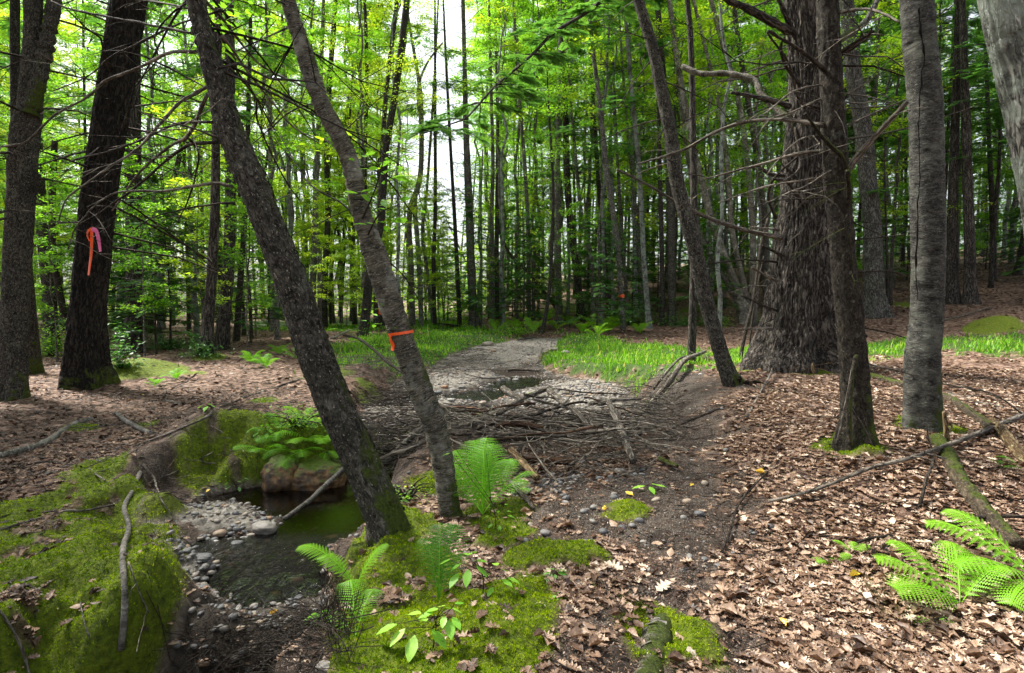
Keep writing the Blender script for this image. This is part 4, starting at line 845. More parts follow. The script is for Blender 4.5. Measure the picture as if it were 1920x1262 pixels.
# ------------------------------------------------------------------ the wood behind
rp = np.random.RandomState(21)
PROTO = {}
def proto(key):
    if key in PROTO: return PROTO[key], True
    k, s = key
    if k == 'dec': r = deciduous('slender_tree', 400 + s, 16 + s, .085 + .015 * (s % 3), 3.2 + .5 * (s % 2), 3.0, 40, 12500, .11, [B_SLIM, B_SLIMD, B_PALE, B_MAP][s % 4], [L_BROAD, L_YEL, L_BROAD, L_YEL][s % 4])
    elif k == 'multi': r = deciduous('clump_tree', 430 + s, 15, .09, 4, 2.4, 24, 9000, .11, B_SLIMD, L_YEL, forks=3)
    elif k == 'hem': r = hemlock('hemlock_tree', 440 + s, 19 + s, .10 + .02 * s, 5.5 + s, 2.8, 56, 1700, .42, [B_HEM, B_SLIM, B_SLIMD][s % 3])
    elif k == 'pole': r = deciduous('pole_tree', 480 + s, 19 + s, .07 + .012 * s, 8.5, 2.0, 22, 5200, .11, [B_SLIM, B_PALE, B_SLIM][s % 3], [L_BROAD, L_YEL, L_BROAD][s % 3])
    elif k == 'young': r = hemlock('young_hemlock', 460 + s, 5.5 + s, .035, .7, 1.7, 40, 900, .34, B_SLIMD, dead=12)
    elif k == 'sap': r = deciduous('leafy_sapling', 470 + s, 5.0 + 1.2 * s, .022, 1.0, 1.45, 22, 3600, .10, B_SLIM, [L_YEL, L_BROAD, L_YEL][s % 3])
    PROTO[key] = r; return r, False
TXT = {'dec': ('slender tree', ['slender leafy tree in the crowded wood behind the grassy clearing', 'slim straight trunk with yellow green leaves in the crowded wood behind', 'pale slim trunk with a leafy crown in the crowded wood behind', 'rough barked slim tree in the crowded wood behind']),
       'pole': ('pole tree', ['thin bare grey pole like tree in the ranks behind the clearing', 'thin pale pole like tree in the ranks behind the clearing', 'thicker grey pole like tree in the ranks behind the clearing']),
       'multi': ('tree clump', ['several stemmed yellow green tree in the open left part of the wood']),
       'hem': ('hemlock tree', ['tall dark hemlock with bare lower branches in the wood behind', 'grey stemmed tall hemlock in the wood behind', 'dark stemmed tall hemlock in the wood behind']),
       'young': ('young hemlock', ['small young hemlock with feathery dark sprays under the far trees', 'taller young hemlock with feathery sprays under the far trees']),
       'sap': ('sapling', ['low bright leafy sapling growing under the far trees', 'broad leaved green sapling growing under the far trees', 'tall bright leafy sapling growing under the far trees'])}
def place(key, x, y, s=1., rz=None):
    r, used = proto(key); rz = rp.uniform(0, 6.28) if rz is None else rz
    loc = (x, y, Hs(x, y) - .03); lab = TXT[key[0]][1][key[1] % len(TXT[key[0]][1])]; grp = {'dec': 'slender leafy trees behind the clearing', 'multi': 'clump trees behind the clearing', 'hem': 'tall hemlocks in the wood behind', 'pole': 'pole trees', 'young': 'young hemlocks under the far trees', 'sap': 'leafy saplings under the far trees'}[key[0]] + ' ' + 'abcdefgh'[key[1] % len(TXT[key[0]][1])]
    grp = lab
    if not used:
        r.location = loc; r.rotation_euler = (0, 0, rz); r.scale = (s, s, s); r['label'] = lab; r['group'] = grp; r['category'] = TXT[key[0]][0]; return r
    return dup(r, loc, rz, s, lab, grp)
taken = [(o.location.x, o.location.y) for o in COL.objects if o.type == 'EMPTY']
def free(x, y, d):
    for a, b in taken:
        if (a - x) ** 2 + (b - y) ** 2 < d * d: return False
    taken.append((x, y)); return True
def px_of(x, y): return CX + FPX * x / y
def wood(kinds, n, y0, y1, p0, p1, dmin, s=(.85, 1.15), avoid=()):
    c = 0; it = 0
    while c < n and it < n * 60:
        it += 1
        y = math.sqrt(rp.uniform(y0 ** 2, y1 ** 2)); x = (rp.uniform(p0, p1) - CX) / FPX * y
        if any(a < px_of(x, y) < b for a, b in avoid): continue
        if sdf(CREEK, np.array([x]), np.array([y]))[0] < .4: continue
        if not free(x, y, dmin): continue
        key = kinds[rp.randint(len(kinds))]; sq = rp.uniform(*s); sq = max(sq, min(1.45, (2.5 + .56 * y) / 18)) if key[0] in ('dec', 'hem', 'pole') and s[0] > .8 else sq; place(key, x, y, sq); c += 1
D4 = [('dec', 0), ('dec', 1), ('dec', 2), ('dec', 3)]; H3 = [('hem', 0), ('hem', 1), ('hem', 2)]
wood(D4, 26, 19, 40, -150, 560, 1.8)
wood(H3, 5, 20, 34, -150, 420, 2.2)
wood([('multi', 0)] + D4[:2], 9, 26, 46, 540, 735, 1.4)
wood([('sap', 0), ('sap', 2)], 8, 22, 36, 540, 760, 1.2)
wood(D4, 5, 36, 52, 790, 860, 2.0, s=(.4, .55))
PO = [('pole', 0), ('pole', 1), ('pole', 2)]
wood(PO, 52, 22, 46, 885, 1480, 1.0)
wood(PO, 16, 24, 44, 520, 760, 1.2)
wood(D4, 16, 28, 46, 915, 1300, 1.5)
wood(H3 + D4 + PO + D4, 24, 24, 48, 1250, 1700, 1.7)
wood(H3, 14, 20, 40, 1640, 2150, 2.4)
wood(H3 + D4 + PO, 30, 38, 60, 880, 2000, 1.6)
wood(D4, 24, 36, 60, -200, 780, 2.0)
wood([('sap', 0), ('sap', 1), ('sap', 2)], 40, 14, 38, -100, 520, 1.1)
wood([('sap', 0), ('sap', 2)], 12, 26, 44, 560, 860, 1.2)
wood([('sap', 1), ('sap', 2), ('young', 0)], 20, 26, 44, 900, 1420, 1.2)
wood([('young', 0), ('young', 1)], 14, 24, 40, 820, 1400, 1.2)
wood([('young', 0), ('young', 1)], 9, 22, 36, 1560, 2050, 1.4)
wood([('young', 0), ('young', 1)], 8, 14, 26, 160, 500, 1.2)
wood([('sap', 1)], 10, 24, 40, 1500, 1950, 1.4)

# unseen hemlocks added left of and behind the camera to shade the left ground
for _x, _y in ((-9.5, 3.2), (-10.5, 6.8), (-5.5, -1.5), (-11, 8.5), (-3.5, -4.5)): place(('hem', 0), _x, _y, .9)
# far-off wood that reads as one mass
def far_wood():
    rg = np.random.RandomState(3)
    for nm, m_, n, y0, y1, zr, sz, xs in (('distant_foliage', L_BROAD, 52000, 48, 80, (0, 20), .36, (-1.25, .08)), ('distant_hemlocks', L_HEM, 26000, 50, 84, (0, 24), .9, (-.10, 1.25)), ('distant_foliage', L_YEL, 20000, 46, 60, (0, 15), .30, (-1.2, -.02)), ('distant_foliage', L_BROAD, 34000, 60, 86, (2, 30), .36, (0.0, 1.25))):
        y = rg.uniform(y0, y1, n); u = rg.uniform(*xs, n); x = u * y; g = H(x, y, False)
        zz = g + zr[0] + (zr[1] - zr[0]) * rg.uniform(0, 1, n) ** 1.25
        p = np.stack([x, y, zz], -1); d = fbm(p * .16, 3, 60) + .35 * fbm(p * .7, 2, 61)
        open_ = np.exp(-((u + .15) / .085) ** 2) * ss(5, 12, zz - g) + np.exp(-((u + .40) / .05) ** 2) * .35 * ss(6, 12, zz - g)
        keep = (d + .35 * ss(6, 1, zz - g) - .12 - open_ * 1.2 - .25 * ss(.5 * zr[1], zr[1], zz - g)) > -.30
        p = p[keep]; k = len(p); a = Acc()
        M = rotmats(rg.uniform(0, 6.28, k), np.abs(rg.normal(0, .6, k)), rg.uniform(0, 6.28, k))
        scatter(a, *(HSP if 'hem' in nm else LEAFS), p, M, rg.uniform(.6, 1.4, k) * sz, rnd=np.clip(rg.normal(.45, .22, k) + .25 * d[keep], 0, 1))
        tag(a.build(nm, m_), 'far mass of leaves closing the view behind all the trunks', 'foliage', kind='stuff')
    a = Acc()
    for i in range(230):
        y = rg.uniform(50, 74); x = rg.uniform(-1.2, 1.2) * y; g = Hs(x, y); h = rg.uniform(12, 22) * (.6 if abs(x / y + .13) < .05 else 1)
        V, F, bk, D = tube(np.array([[x, y, g - .3], [x + rg.normal(0, .3), y, g + h * .5], [x + rg.normal(0, .7), y, g + h]]), np.array([.2, .14, .05]) * rg.uniform(.6, 1.1), 6, False); a.add(V, F, bk=bk)
    tag(a.build('distant_trunks', B_SLIM), 'thin far trunks merging in the background wood', 'trunks', kind='stuff')
far_wood()
#PART4
# ------------------------------------------------------------------ things lying on the ground
def stick(label, pts, w0, w1, m, name='fallen_branch', lift=0., twigs=0, cat='branch', k=8, furrow=0., group=None, seed=0, ends=True, jit=.6, n=None, parts=()):
    if 'jam' in label or 'debris' in label: w0 *= 1.35; w1 *= 1.35
    C = np.array([G(*p[:2]) for p in pts]); lf = np.array([p[2] if len(p) > 2 else lift for p in pts])
    g = C[0].copy()
    n = n or max(10, 6 * len(pts)); C = catmull(np.hstack([C, lf[:, None]]), n); lf = C[:, 3]; C = C[:, :3]
    r = np.linspace(w0, w1, n) / FPX * .5 * C[:, 1] * kc(C)
    hz = H(C[:, 0], C[:, 1]); 
    C[:, 2] = np.maximum(C[:, 2], hz) if not lf.any() else C[:, 2]
    for _ in range(2): C[1:-1] = (C[:-2] + 2 * C[1:-1] + C[2:]) / 4
    C[:, 2] += r * .4 + lf * (1.25 if 'jam' not in label else 1.9)
    rg = np.random.RandomState(seed + int(pts[0][0]) * 3 + int(pts[0][1])); q = rg.normal(0, 1, (n, 3)).cumsum(0); q -= np.linspace(0, 1, n)[:, None] * q[-1]
    C = C + q * jit * .002 * (C[:, 1:2] / 4)
    r = r * (1 + .07 * rg.normal(0, 1, n))
    V, F, bk, D = tube(C, r, k)
    if furrow: V[:-2] += D * (fbm(bk[:-2] * [1, 1, .5] * 22, 3, seed) * furrow)[:, None]
    root = thing(name, g, label, cat, group)
    a = Acc(); a.add(V, F, bk=bk); a.build('stem' if twigs or parts else 'stem', m, root, g)
    for _ in range(twigs):
        i = rg.randint(1, n - 1); d = rg.normal(0, 1, 3); d[2] = abs(d[2]) * .4; d /= np.linalg.norm(d); L = rg.uniform(.12, .5) * (C[i, 1] / 5) ** .5
        t = np.linspace(0, 1, 5)[:, None]; p = C[i] + d * L * t + rg.normal(0, .03 * L, (5, 3)) * t - np.array([0, 0, .2 * L]) * t ** 2
        b = Acc(); V, F, bk, D = tube(p, np.linspace(min(r[i] * .4, .008), .002, 5), 5, False); b.add(V, F, bk=bk); b.build('side_twig', m, root, g)
    return root, C
zb = lambda pts, ox, oy, s: [(ox + p[0] / s, oy + p[1] / s, *p[2:]) for p in pts]
S1 = 2.619
STK = [
 ('thick pale birch log lying on leaves at the left edge', zb([(-60, 225), (0, 205), (200, 145), (340, 60), (450, 20)], 0, 780, S1), 17, 12, B_WHITE, 0, 0),
 ('thin peeling white birch stick hanging over the moss bank', zb([(690, 280), (650, 370), (610, 470, .03), (630, 570, .04), (605, 700, .05), (610, 850, .05), (615, 1000, .04), (595, 1165, .01)], 0, 780, S1), 9, 14, B_WHITE, 0, 0),
 ('straight dark stick lying across the upper moss at left', zb([(-30, 562), (0, 560), (200, 500), (400, 468), (580, 430)], 0, 780, S1), 7, 4, B_DEAD, 0, 0),
 ('short dark stick on the leaf edge above the moss', zb([(0, 500), (120, 465), (240, 405)], 0, 780, S1), 5, 3, B_DTW, 0, 0),
 ('curved grey stick in the bottom left corner', zb([(-20, 930), (0, 965), (80, 1100), (140, 1262), (150, 1330)], 0, 780, S1), 5, 8, B_DEAD, 0, 0),
 ('tiny pale stick standing on the moss at left', zb([(395, 915), (410, 990), (440, 1100)], 0, 780, S1), 3.5, 2.5, B_WHITE, 0, 0),
 ('mottled birch piece among leaves above the moss', zb([(570, -10), (640, 45), (740, 90)], 0, 780, S1), 9, 11, B_WHITE, 0, 0),
 ('forked grey branch lying into the stream bed at left', zb([(700, 250), (760, 320), (790, 420), (860, 520), (905, 640)], 0, 780, S1), 5, 3, B_DEAD, 3, .02),
 ('bent brown branch on the leaf litter at far left', zb([(30, 240), (130, 245), (260, 230), (400, 250)], 0, 780, S1), 8, 4, B_DTW, 1, 0),
 ('small pale split stick on leaves left of the birch stick', zb([(440, 260), (480, 290), (515, 320)], 0, 780, S1), 5, 4, B_DEAD, 0, 0),
 ('dark crooked stick in the shade below the birch stick', zb([(630, 740), (670, 850), (730, 985)], 0, 780, S1), 4, 3, B_DEAD, 2, .02),
 ('long thin stick reaching from leaves to the mossy mound', [(275, 915), (330, 890), (400, 855)], 3, 2, B_DEAD, 1, .03),
 ('short grey log lying in the left leaf litter', [(310, 753), (335, 757), (363, 757)], 7, 5, B_DEAD, 0, 0),
 ('crooked dark branch on leaves in the middle left', [(302, 752), (318, 732), (348, 717), (372, 700)], 4, 3, B_DTW, 2, 0),
 ('long grey branch lying diagonally on the left litter', [(350, 790), (443, 753), (500, 733), (560, 712)], 6, 4, B_DEAD, 4, 0),
 ('pale branch running across the litter toward the mound', [(250, 838), (320, 812), (400, 780), (440, 762)], 5, 4, B_DEAD, 3, 0),
 ('flaky white stick sloping into the dark pool', [(533, 975, .0), (580, 952, .05), (620, 930, .12), (664, 906, .2)], 9, 11, B_WHITE, 0, 0),
 ('white birch stick in the debris behind the leaning maple', [(720, 877, .05), (755, 857, .1), (797, 833, .14)], 8, 9, B_WHITE, 0, 0),
 ('large grey branch arching over the debris jam', [(880, 835, .1), (930, 812, .16), (980, 793, .2), (1030, 768, .2)], 9, 7, B_DEAD, 4, 0),
 ('stout weathered stick across the top of the jam', [(944, 760, .15), (965, 777, .16), (993, 788, .12)], 9, 10, B_DEAD, 1, 0),
 ('pale branch falling right from the middle of the jam', [(1030, 776, .2), (1055, 800, .2), (1075, 828, .18), (1115, 850, .1)], 9, 7, B_DEAD, 3, 0),
 ('long branch dropping to a pale broken end at right of the jam', [(1105, 805, .2), (1135, 818, .2), (1150, 842, .18), (1187, 887, .05)], 6, 11, B_DEAD, 3, 0),
 ('smooth tan cut pole poking from the jam above the gravel', [(958, 886, .1), (985, 903, .07), (1008, 917, .04)], 11, 10, B_WOOD, 0, 0),
 ('grey stick running down from the fern onto gravel', [(943, 908, .08), (970, 934, .05), (1002, 962, .02)], 8, 6, B_DEAD, 0, 0),
 ('red brown rotten log uppermost in the jam', [(930, 846, .12), (970, 842, .13), (1016, 842, .1)], 11, 9, B_RED, 0, 0),
 ('dark grey log under the red brown one in the jam', [(905, 862, .08), (960, 860, .1), (1025, 858, .1)], 11, 9, B_DTW, 1, 0),
 ('orange brown rotten log lowest in the jam', [(965, 884, .05), (1020, 886, .06), (1078, 886, .04)], 14, 11, B_RED, 0, 0),
 ('second grey branch below the arching one', [(905, 820, .12), (955, 815, .13), (1008, 806, .12)], 9, 6, B_DEAD, 2, 0),
 ('thin straight stick crossing the jam to the right', [(1000, 822, .22), (1070, 815, .2), (1180, 822, .1)], 4, 3, B_DEAD, 3, 0),
 ('yellowish mossy stick on gravel right of the jam', [(1236, 870, .02), (1255, 878, .02), (1270, 884, .02)], 8, 7, B_LOG, 0, 0),
 ('leaning forked branch propped on the right bank', [(1212, 778, .05), (1235, 752, .08), (1260, 728, .1), (1280, 695, .12), (1322, 668, .1)], 12, 6, B_DEAD, 4, 0),
 ('thinner branch beside the propped forked one', [(1225, 742, .08), (1245, 720, .1), (1268, 690, .1), (1300, 672, .1)], 5, 3, B_DEAD, 2, 0),
 ('dark drooping branch between the leaning maple and birch', [(645, 652, .3), (680, 677, .4), (740, 735, .4), (778, 753, .3), (800, 790, .1)], 4, 7, B_DTW, 4, 0),
 ('curved driftwood stick on the pebbles', [(850, 700, .05), (900, 716, .06), (945, 714, .05)], 3, 3, B_DEAD, 2, 0),
 ('long stick lying flat across the gravel bar', [(1023, 732, .04), (1050, 736, .04), (1100, 742, .04), (1170, 745, .04)], 3.5, 2.5, B_DTW, 3, 0),
 ('small log lying across the far stream bend', [(952, 697, .02), (980, 698, .04), (1010, 698, .02)], 4, 3, B_DTW, 1, 0),
 ('pale stick lying across the far upper stream', [(972, 640, .05), (990, 636, .05), (1006, 634, .05)], 4, 3, B_DEAD, 0, 0),
 ('short dead stick upright in the far gravel', [(1008, 683, .02), (1012, 672, .1), (1018, 660, .1)], 3, 2.5, B_DEAD, 0, 0),
 ('long straight branch lying across the right leaf litter', zb([(1330, 0), (1257, 35), (920, 170), (700, 250), (500, 300), (250, 400), (0, 465)], 1440, 780, S1), 17, 7, B_DEAD, 8, .05),
 ('thick moss covered rotten birch log at right', zb([(830, 130), (880, 200), (930, 300), (1000, 400), (1100, 530), (1160, 590), (1220, 660)], 1440, 780, S1), 32, 44, B_LOG, 0, 0),
 ('mossy log lying behind the cracked grey birch', [(1625, 706), (1660, 715), (1695, 727), (1740, 738), (1790, 757), (1860, 808)], 13, 26, B_LOG, 0, 0),
 ('pale cut log end between the massive hemlock and mossy tree', [(1543, 690), (1560, 694), (1580, 698)], 13, 12, B_WOOD, 0, 0),
 ('thin log continuing behind the mossy tree', [(1625, 690), (1660, 692), (1692, 695)], 7, 6, B_DEAD, 0, 0),
 ('split ochre log with torn wood at the right edge', zb([(1100, 40), (1150, 90), (1210, 170), (1290, 260)], 1440, 780, S1), 22, 34, B_WOOD, 0, 0),
 ('dark bent branch passing behind the bright fern', zb([(760, 590), (900, 570), (1050, 538), (1257, 540), (1340, 545)], 1440, 780, S1), 7, 11, B_DTW, 1, .04),
 ('short curved twig on the leaves at lower right', zb([(280, 1045), (350, 1020), (400, 980), (415, 940)], 1440, 780, S1), 3, 6, B_DTW, 0, 0),
 ('pale short stick resting on leaves near the torn root plate', [(1400, 783), (1420, 748), (1447, 707, .05)], 6, 5, B_DEAD, 0, 0),
 ('tan stick beside the pale short one', [(1427, 748), (1455, 733), (1487, 727)], 6, 4, B_WOOD, 1, 0),
 ('slim dark branch lying flat from the dirt bank to right', [(1260, 805), (1330, 775), (1400, 752), (1430, 742)], 4, 3, B_DTW, 4, 0),
 ('arched dead twig below the long right branch', zb([(805, 220, .02), (800, 330, .1), (770, 410, .1), (740, 460)], 1440, 780, S1), 5, 8, B_DTW, 0, 0),
 ('thin dark stick pointing at the bright fern', zb([(420, 655), (500, 620), (610, 610)], 1440, 780, S1), 6, 7, B_DTW, 1, .02),
 ('grey log lying beyond the cracked grey birch', [(1775, 738), (1820, 752), (1880, 765), (1940, 775)], 8, 7, B_DEAD, 1, 0),
 ('pale fallen pole on the far right slope', [(1700, 618), (1760, 606), (1820, 590), (1862, 578)], 5, 3, B_DEAD, 1, .03),
 ('dead white log at the edge of the left grass', [(622, 636), (645, 625), (668, 618)], 6, 5, B_WHITE, 0, 0),
 ('dark log lying in the grass behind the leaning birch', [(820, 612, .05), (845, 614, .05), (862, 616, .05)], 6, 5, B_DTW, 0, 0),
 ('thin forked stick lying on gritty soil at centre', [(1140, 905), (1200, 885), (1260, 840), (1290, 800)], 3, 2, B_DEAD, 5, .02),
 ('curved root like stick at the litter edge', [(1352, 1045), (1372, 995), (1388, 950), (1440, 890)], 6, 3, B_DTW, 5, .02),
]
for i, (lb, pts, w0, w1, m_, tw, lf) in enumerate(STK):
    log = 'log' in lb
    stick(lb, pts, w0, w1, m_, 'fallen_log' if log else 'fallen_branch', lf, tw, 'log' if log else 'branch', k=14 if max(w0, w1) > 12 else 8, furrow=.006 if max(w0, w1) > 20 else .0015, seed=i, n=60 if max(w0, w1) > 12 else None)
def dead_pole(label, pts, w0, w1, m_, dy, name='dead_pole', base=None, n=24):
    g = G(*pts[0][:2]) if base is None else base; C = catmull(pxpath(pts, g[1], dy), n); r = np.linspace(w0, w1, n) / FPX * .5 * C[:, 1] * kc(C)
    root = thing(name, g, label, 'dead pole'); V, F, bk, D = tube(C, r, 8); a = Acc(); a.add(V, F, bk=bk); a.build('stem', m_, root, g)
    b = Acc(); dead_twigs(b, C, .05, 10, np.random.RandomState(int(pts[0][0])), (.1, .5), 0, 3, (.1, .9), .6); b.build('twigs', m_, root, g)
dead_pole('dead log leaning diagonally over the far stream between trunks', [(1062, 603), (1030, 560), (990, 510), (957, 478), (930, 420)], 8, 4, B_DTW, 2.5, 'leaning_log')
dead_pole('dark dead pole leaning on the left side of the massive hemlock', [(1388, 676), (1398, 620), (1413, 560), (1427, 460), (1440, 410)], 8, 5, B_DTW, .6)
dead_pole('thin dead pole right beside the one leaning on the hemlock', [(1405, 672), (1408, 620), (1420, 540), (1432, 480)], 5, 3, B_DTW, .4)
dead_pole('long thin dead vine stem arching across mossy tree and grey birch', [(1915, 775), (1860, 738), (1770, 720), (1690, 697), (1630, 683), (1570, 662), (1540, 640), (1522, 612)], 4, 2, B_DEAD, -.2, 'arching_vine', base=G(1915, 800))
dead_pole('ochre rotten stake standing at the foot of the grey birch', [(1776, 836), (1774, 805), (1770, 772)], 14, 8, B_WOOD, .0, 'rotten_stake')
dead_pole('small brown broken stub in leaves before the massive hemlock', [(1525, 700), (1524, 690), (1525, 681)], 9, 5, B_WOOD, .0, 'broken_stub')
dead_pole('thin bare pole leaning in the left shade', [(473, 637), (470, 560), (464, 500)], 4, 3, B_DTW, .3)

# half buried birch log with curls of bark and moss, bottom centre
def bark_log():
    C = np.array([G(*p) for p in [(1247, 1150), (1235, 1180), (1225, 1220), (1215, 1262), (1205, 1320)]]); g = C[0].copy(); C = catmull(C, 40)
    r = np.interp(np.linspace(0, 1, 40), [0, .15, 1], [.03, .062, .075]); C[:, 2] = H(C[:, 0], C[:, 1]) - r * .55 - .005; r = r * (1 + .1 * np.sin(np.linspace(0, 9, 40)))
    V, F, bk, D = tube(C, r, 24); V[:-2] += D * (fbm(bk[:-2] * [1, 1, 3] * 14, 3, 5) * .012)[:, None]
    root = thing('rotten_birch_log', g, 'half buried white birch log with moss at the bottom centre', 'log'); a = Acc(); a.add(V, F, bk=bk); a.build('stem', B_OLDB, root, g)
    rg = np.random.RandomState(2)
    for i in range(7):
        j = rg.randint(2, 38); t0 = rg.uniform(.3, 1.6); t = np.linspace(t0, t0 + rg.uniform(.5, 1.5), 8); w = rg.uniform(.004, .012); T = C[j + 1] - C[j]; T /= np.linalg.norm(T); X = np.cross(T, [0, 0, 1]); X /= np.linalg.norm(X); Z = np.cross(X, T)
        R_ = r[j] * 1.03 + .002 + .006 * (np.linspace(-1, 1, 8) ** 4)
        ring = X * (np.cos(t) * R_)[:, None] + Z * (np.sin(t) * R_)[:, None] + C[j]
        Va = np.vstack([ring - T * w, ring + T * w + Z * .003]); q = np.arange(7)
        mk('bark_curl', Va, [np.stack([q, q + 1, q + 9, q + 8], -1)], B_WHITE, root, g, {'bk': np.vstack([ring, ring + T * w * 2])})
bark_log()

def jam_sticks():
    q = gp([(790, 850), (830, 815), (960, 790), (1080, 790), (1200, 800), (1215, 870), (1080, 895), (960, 900), (860, 885), (760, 880)]); rg = np.random.RandomState(77); c = 0; x0, y0_ = q.min(0); x1, y1_ = q.max(0)
    while c < 72:
        x, y = rg.uniform(x0, x1), rg.uniform(y0_, y1_)
        if sdf(q, np.array([x]), np.array([y]))[0] > -.1: continue
        L = rg.uniform(.4, 1.5); az = rg.normal(0, 1.1); m = 12; t = np.linspace(-.5, .5, m)[:, None]; d = np.array([math.cos(az), math.sin(az), rg.normal(0, .24)]); g = np.array([x, y, Hs(x, y)])
        p = g + [0, 0, rg.uniform(.04, .46)] + d * L * t + rg.normal(0, .012 * L, (m, 3)).cumsum(0); p[:, 2] = np.maximum(p[:, 2], H(p[:, 0], p[:, 1], False) + .015); r = rg.uniform(.008, .026)
        V, F, bk, D = tube(p, np.linspace(r, r * .45, m) * (1 + .1 * rg.normal(0, 1, m)), 7); a = Acc(); a.add(V, F, bk=bk)
        o = a.build('jam_stick', [B_DEAD, B_DEAD, B_DTW, B_RED][rg.randint(4)], None, g); tag(o, 'weathered stick woven into the debris jam across the stream', 'stick', 'sticks woven into the debris jam'); c += 1
jam_sticks()
# torn root plate beside the slender leaning tree
def root_plate():
    g = G(1402, 722); rg = np.random.RandomState(4); root = thing('root_plate', g, 'torn up tangle of dark roots beside the slender leaning tree', 'roots')
    for i in range(26):
        a = rg.uniform(-1.2, 2.4); L = rg.uniform(.25, .6); d = np.array([math.cos(a), -.35 + rg.normal(0, .3), math.sin(a) * .45]); t = np.linspace(0, 1, 8)[:, None]
        p = g + [-.12, 0, .02] + d * L * t + rg.normal(0, .03, (8, 3)) * t - np.array([0, 0, .25]) * t ** 2 * L
        V, F, bk, D = tube(p, np.linspace(.028, .004, 8) * rg.uniform(.4, 1), 6); b = Acc(); b.add(V, F, bk=bk); b.build('root', B_DTW, root, g)
root_plate()
def lump(name, c, rad, m, seed, label=None, cat='stone', group=None, sub=4, amp=.18, rz=0., rnd=None, fr=1.4, parent=None):
    import bmesh
    bm = bmesh.new(); bmesh.ops.create_icosphere(bm, subdivisions=sub, radius=1); V = np.array([v.co[:] for v in bm.verts]); F = np.array([[v.index for v in f.verts] for f in bm.faces]); bm.free()
    d = 1 + amp * fbm(V * fr + seed * 3.1, 4, seed) * 1.6 - amp * .5 * np.maximum(0, fbm(V * fr * .8 + 9, 2, seed + 1)); V = V * d[:, None]; V = np.sign(V) * np.abs(V) ** .88
    ca, sa = math.cos(rz), math.sin(rz); V = V * np.array(rad); V = V @ np.array([[ca, sa, 0], [-sa, ca, 0], [0, 0, 1]])
    o = mk(name, V + np.array(c), [F], m, None, c, {'rnd': np.full(len(V), .5 if rnd is None else rnd)})
    return tag(o, label, cat, group)
ST = [(558, 1093, 25, .97, 'white rounded stone in the running water'), (518, 1117, 20, .74, 'brown orange stone in the rapid water'), (623, 1010, 21, .68, 'tan stone at the edge of the glassy pool'), (496, 996, 46, .5, 'largest pale flat rock beside the pool'),
      (412, 1003, 24, .70, 'round pinkish stone on the left pebble bar'), (437, 990, 18, .3, 'grey stone right of the pinkish one'), (500, 974, 17, .77, 'orange stone at the upper pool edge'), (405, 1018, 14, .95, 'small white stone on the pebble bar'),
      (445, 1025, 27, .1, 'flat dark slate stone below the pinkish one'), (448, 1040, 26, .05, 'lowest flat dark stone by the rapid'), (380, 1050, 34, .12, 'long dark slab at the left water edge'), (470, 1005, 16, .6, 'beige stone between pink and pale rocks'),
      (428, 1040, 16, .7, 'orange beige stone next to the flat dark one'), (378, 1010, 15, .66, 'tan stone at the left end of the bar'), (545, 965, 12, .35, 'small grey stone near the sloping stick'), (450, 1180, 18, .68, 'ochre wet stone in the dark foot of the rapid'), (383, 1245, 26, .72, 'rounded brown stone in the roots at bottom left'), (610, 1258, 44, .5, 'pale rock half hidden below the bank at bottom'),
      (820, 738, 17, .35, 'grey stone left of the trickle'), (833, 728, 14, .76, 'rusty stone at the top of the pebbles'), (850, 735, 16, .5, 'pale stone beside the rusty one'), (866, 728, 14, .4, 'grey stone right of the rusty one'), (845, 752, 13, .9, 'whitish stone in the middle pebbles'), (880, 745, 13, .7, 'tan stone over the trickle'), (905, 758, 15, .66, 'beige stone right of the trickle'), (862, 770, 12, .76, 'red brown stone by the trickle'), (840, 790, 13, .35, 'dark grey stone under the leaning birch'), (940, 715, 14, .5, 'grey beige stone at the gravel pool'), (967, 714, 12, .45, 'grey stone in the far pool'),
      (1062, 738, 14, .66, 'beige stone on the gravel bar'), (735, 800, 20, .5, 'grey stone in the shaded channel'), (757, 798, 18, .4, 'second grey stone in the shaded channel'), (915, 648, 22, .6, 'broad pale slab on the far stream bend'), (900, 655, 12, .5, 'grey slab left of the far broad one'), (925, 660, 12, .7, 'tan slab at the far bend'), (1040, 657, 16, .6, 'pale flat slab on the far right bank'), (1060, 664, 18, .55, 'grey flat slab by the far grass'), (900, 795, 40, .0, 'boulder')]
for i, (px, py, w, rd, lb) in enumerate(ST):
    g = G(px, py); r = w / FPX * .5 * g[1]; rs = np.random.RandomState(i)
    if lb == 'boulder':
        lump('mossy_boulder', g + [0, 0, r * .25], (r * 1.1, r * .8, r * .75), M_BOULDER, i, 'moss topped boulder at the upper side of the jam', 'boulder'); continue
    lump('stone', g + [0, 0, r * .25], (r, r * rs.uniform(.6, .9), r * rs.uniform(.35, .65)), M_STONE, i, lb, 'stone', rnd=rd, rz=rs.uniform(-.5, .5))
bp = WZ(575, 902, -.42)
lump('mossy_boulder', (bp[0], bp[1] + .24, -.50), (.32, .24, .22), M_BOULDER, 41, 'ochre boulder under the ferny mound at the pool', 'boulder', sub=6, amp=.25)
bp = WZ(520, 905, -.45)
lump('mossy_boulder', (bp[0] - .02, bp[1] + .14, -.42), (.22, .2, .22), M_BOULDER, 43, 'darker boulder left of the ochre one at the pool', 'boulder', sub=5, amp=.25)
g = G(640, 905); lump('mossy_boulder', (g[0], g[1] + .1, g[2] + .02), (.16, .15, .15), M_BOULDER, 45, 'brown boulder against the leaning maple above the pool', 'boulder', sub=5, amp=.25)

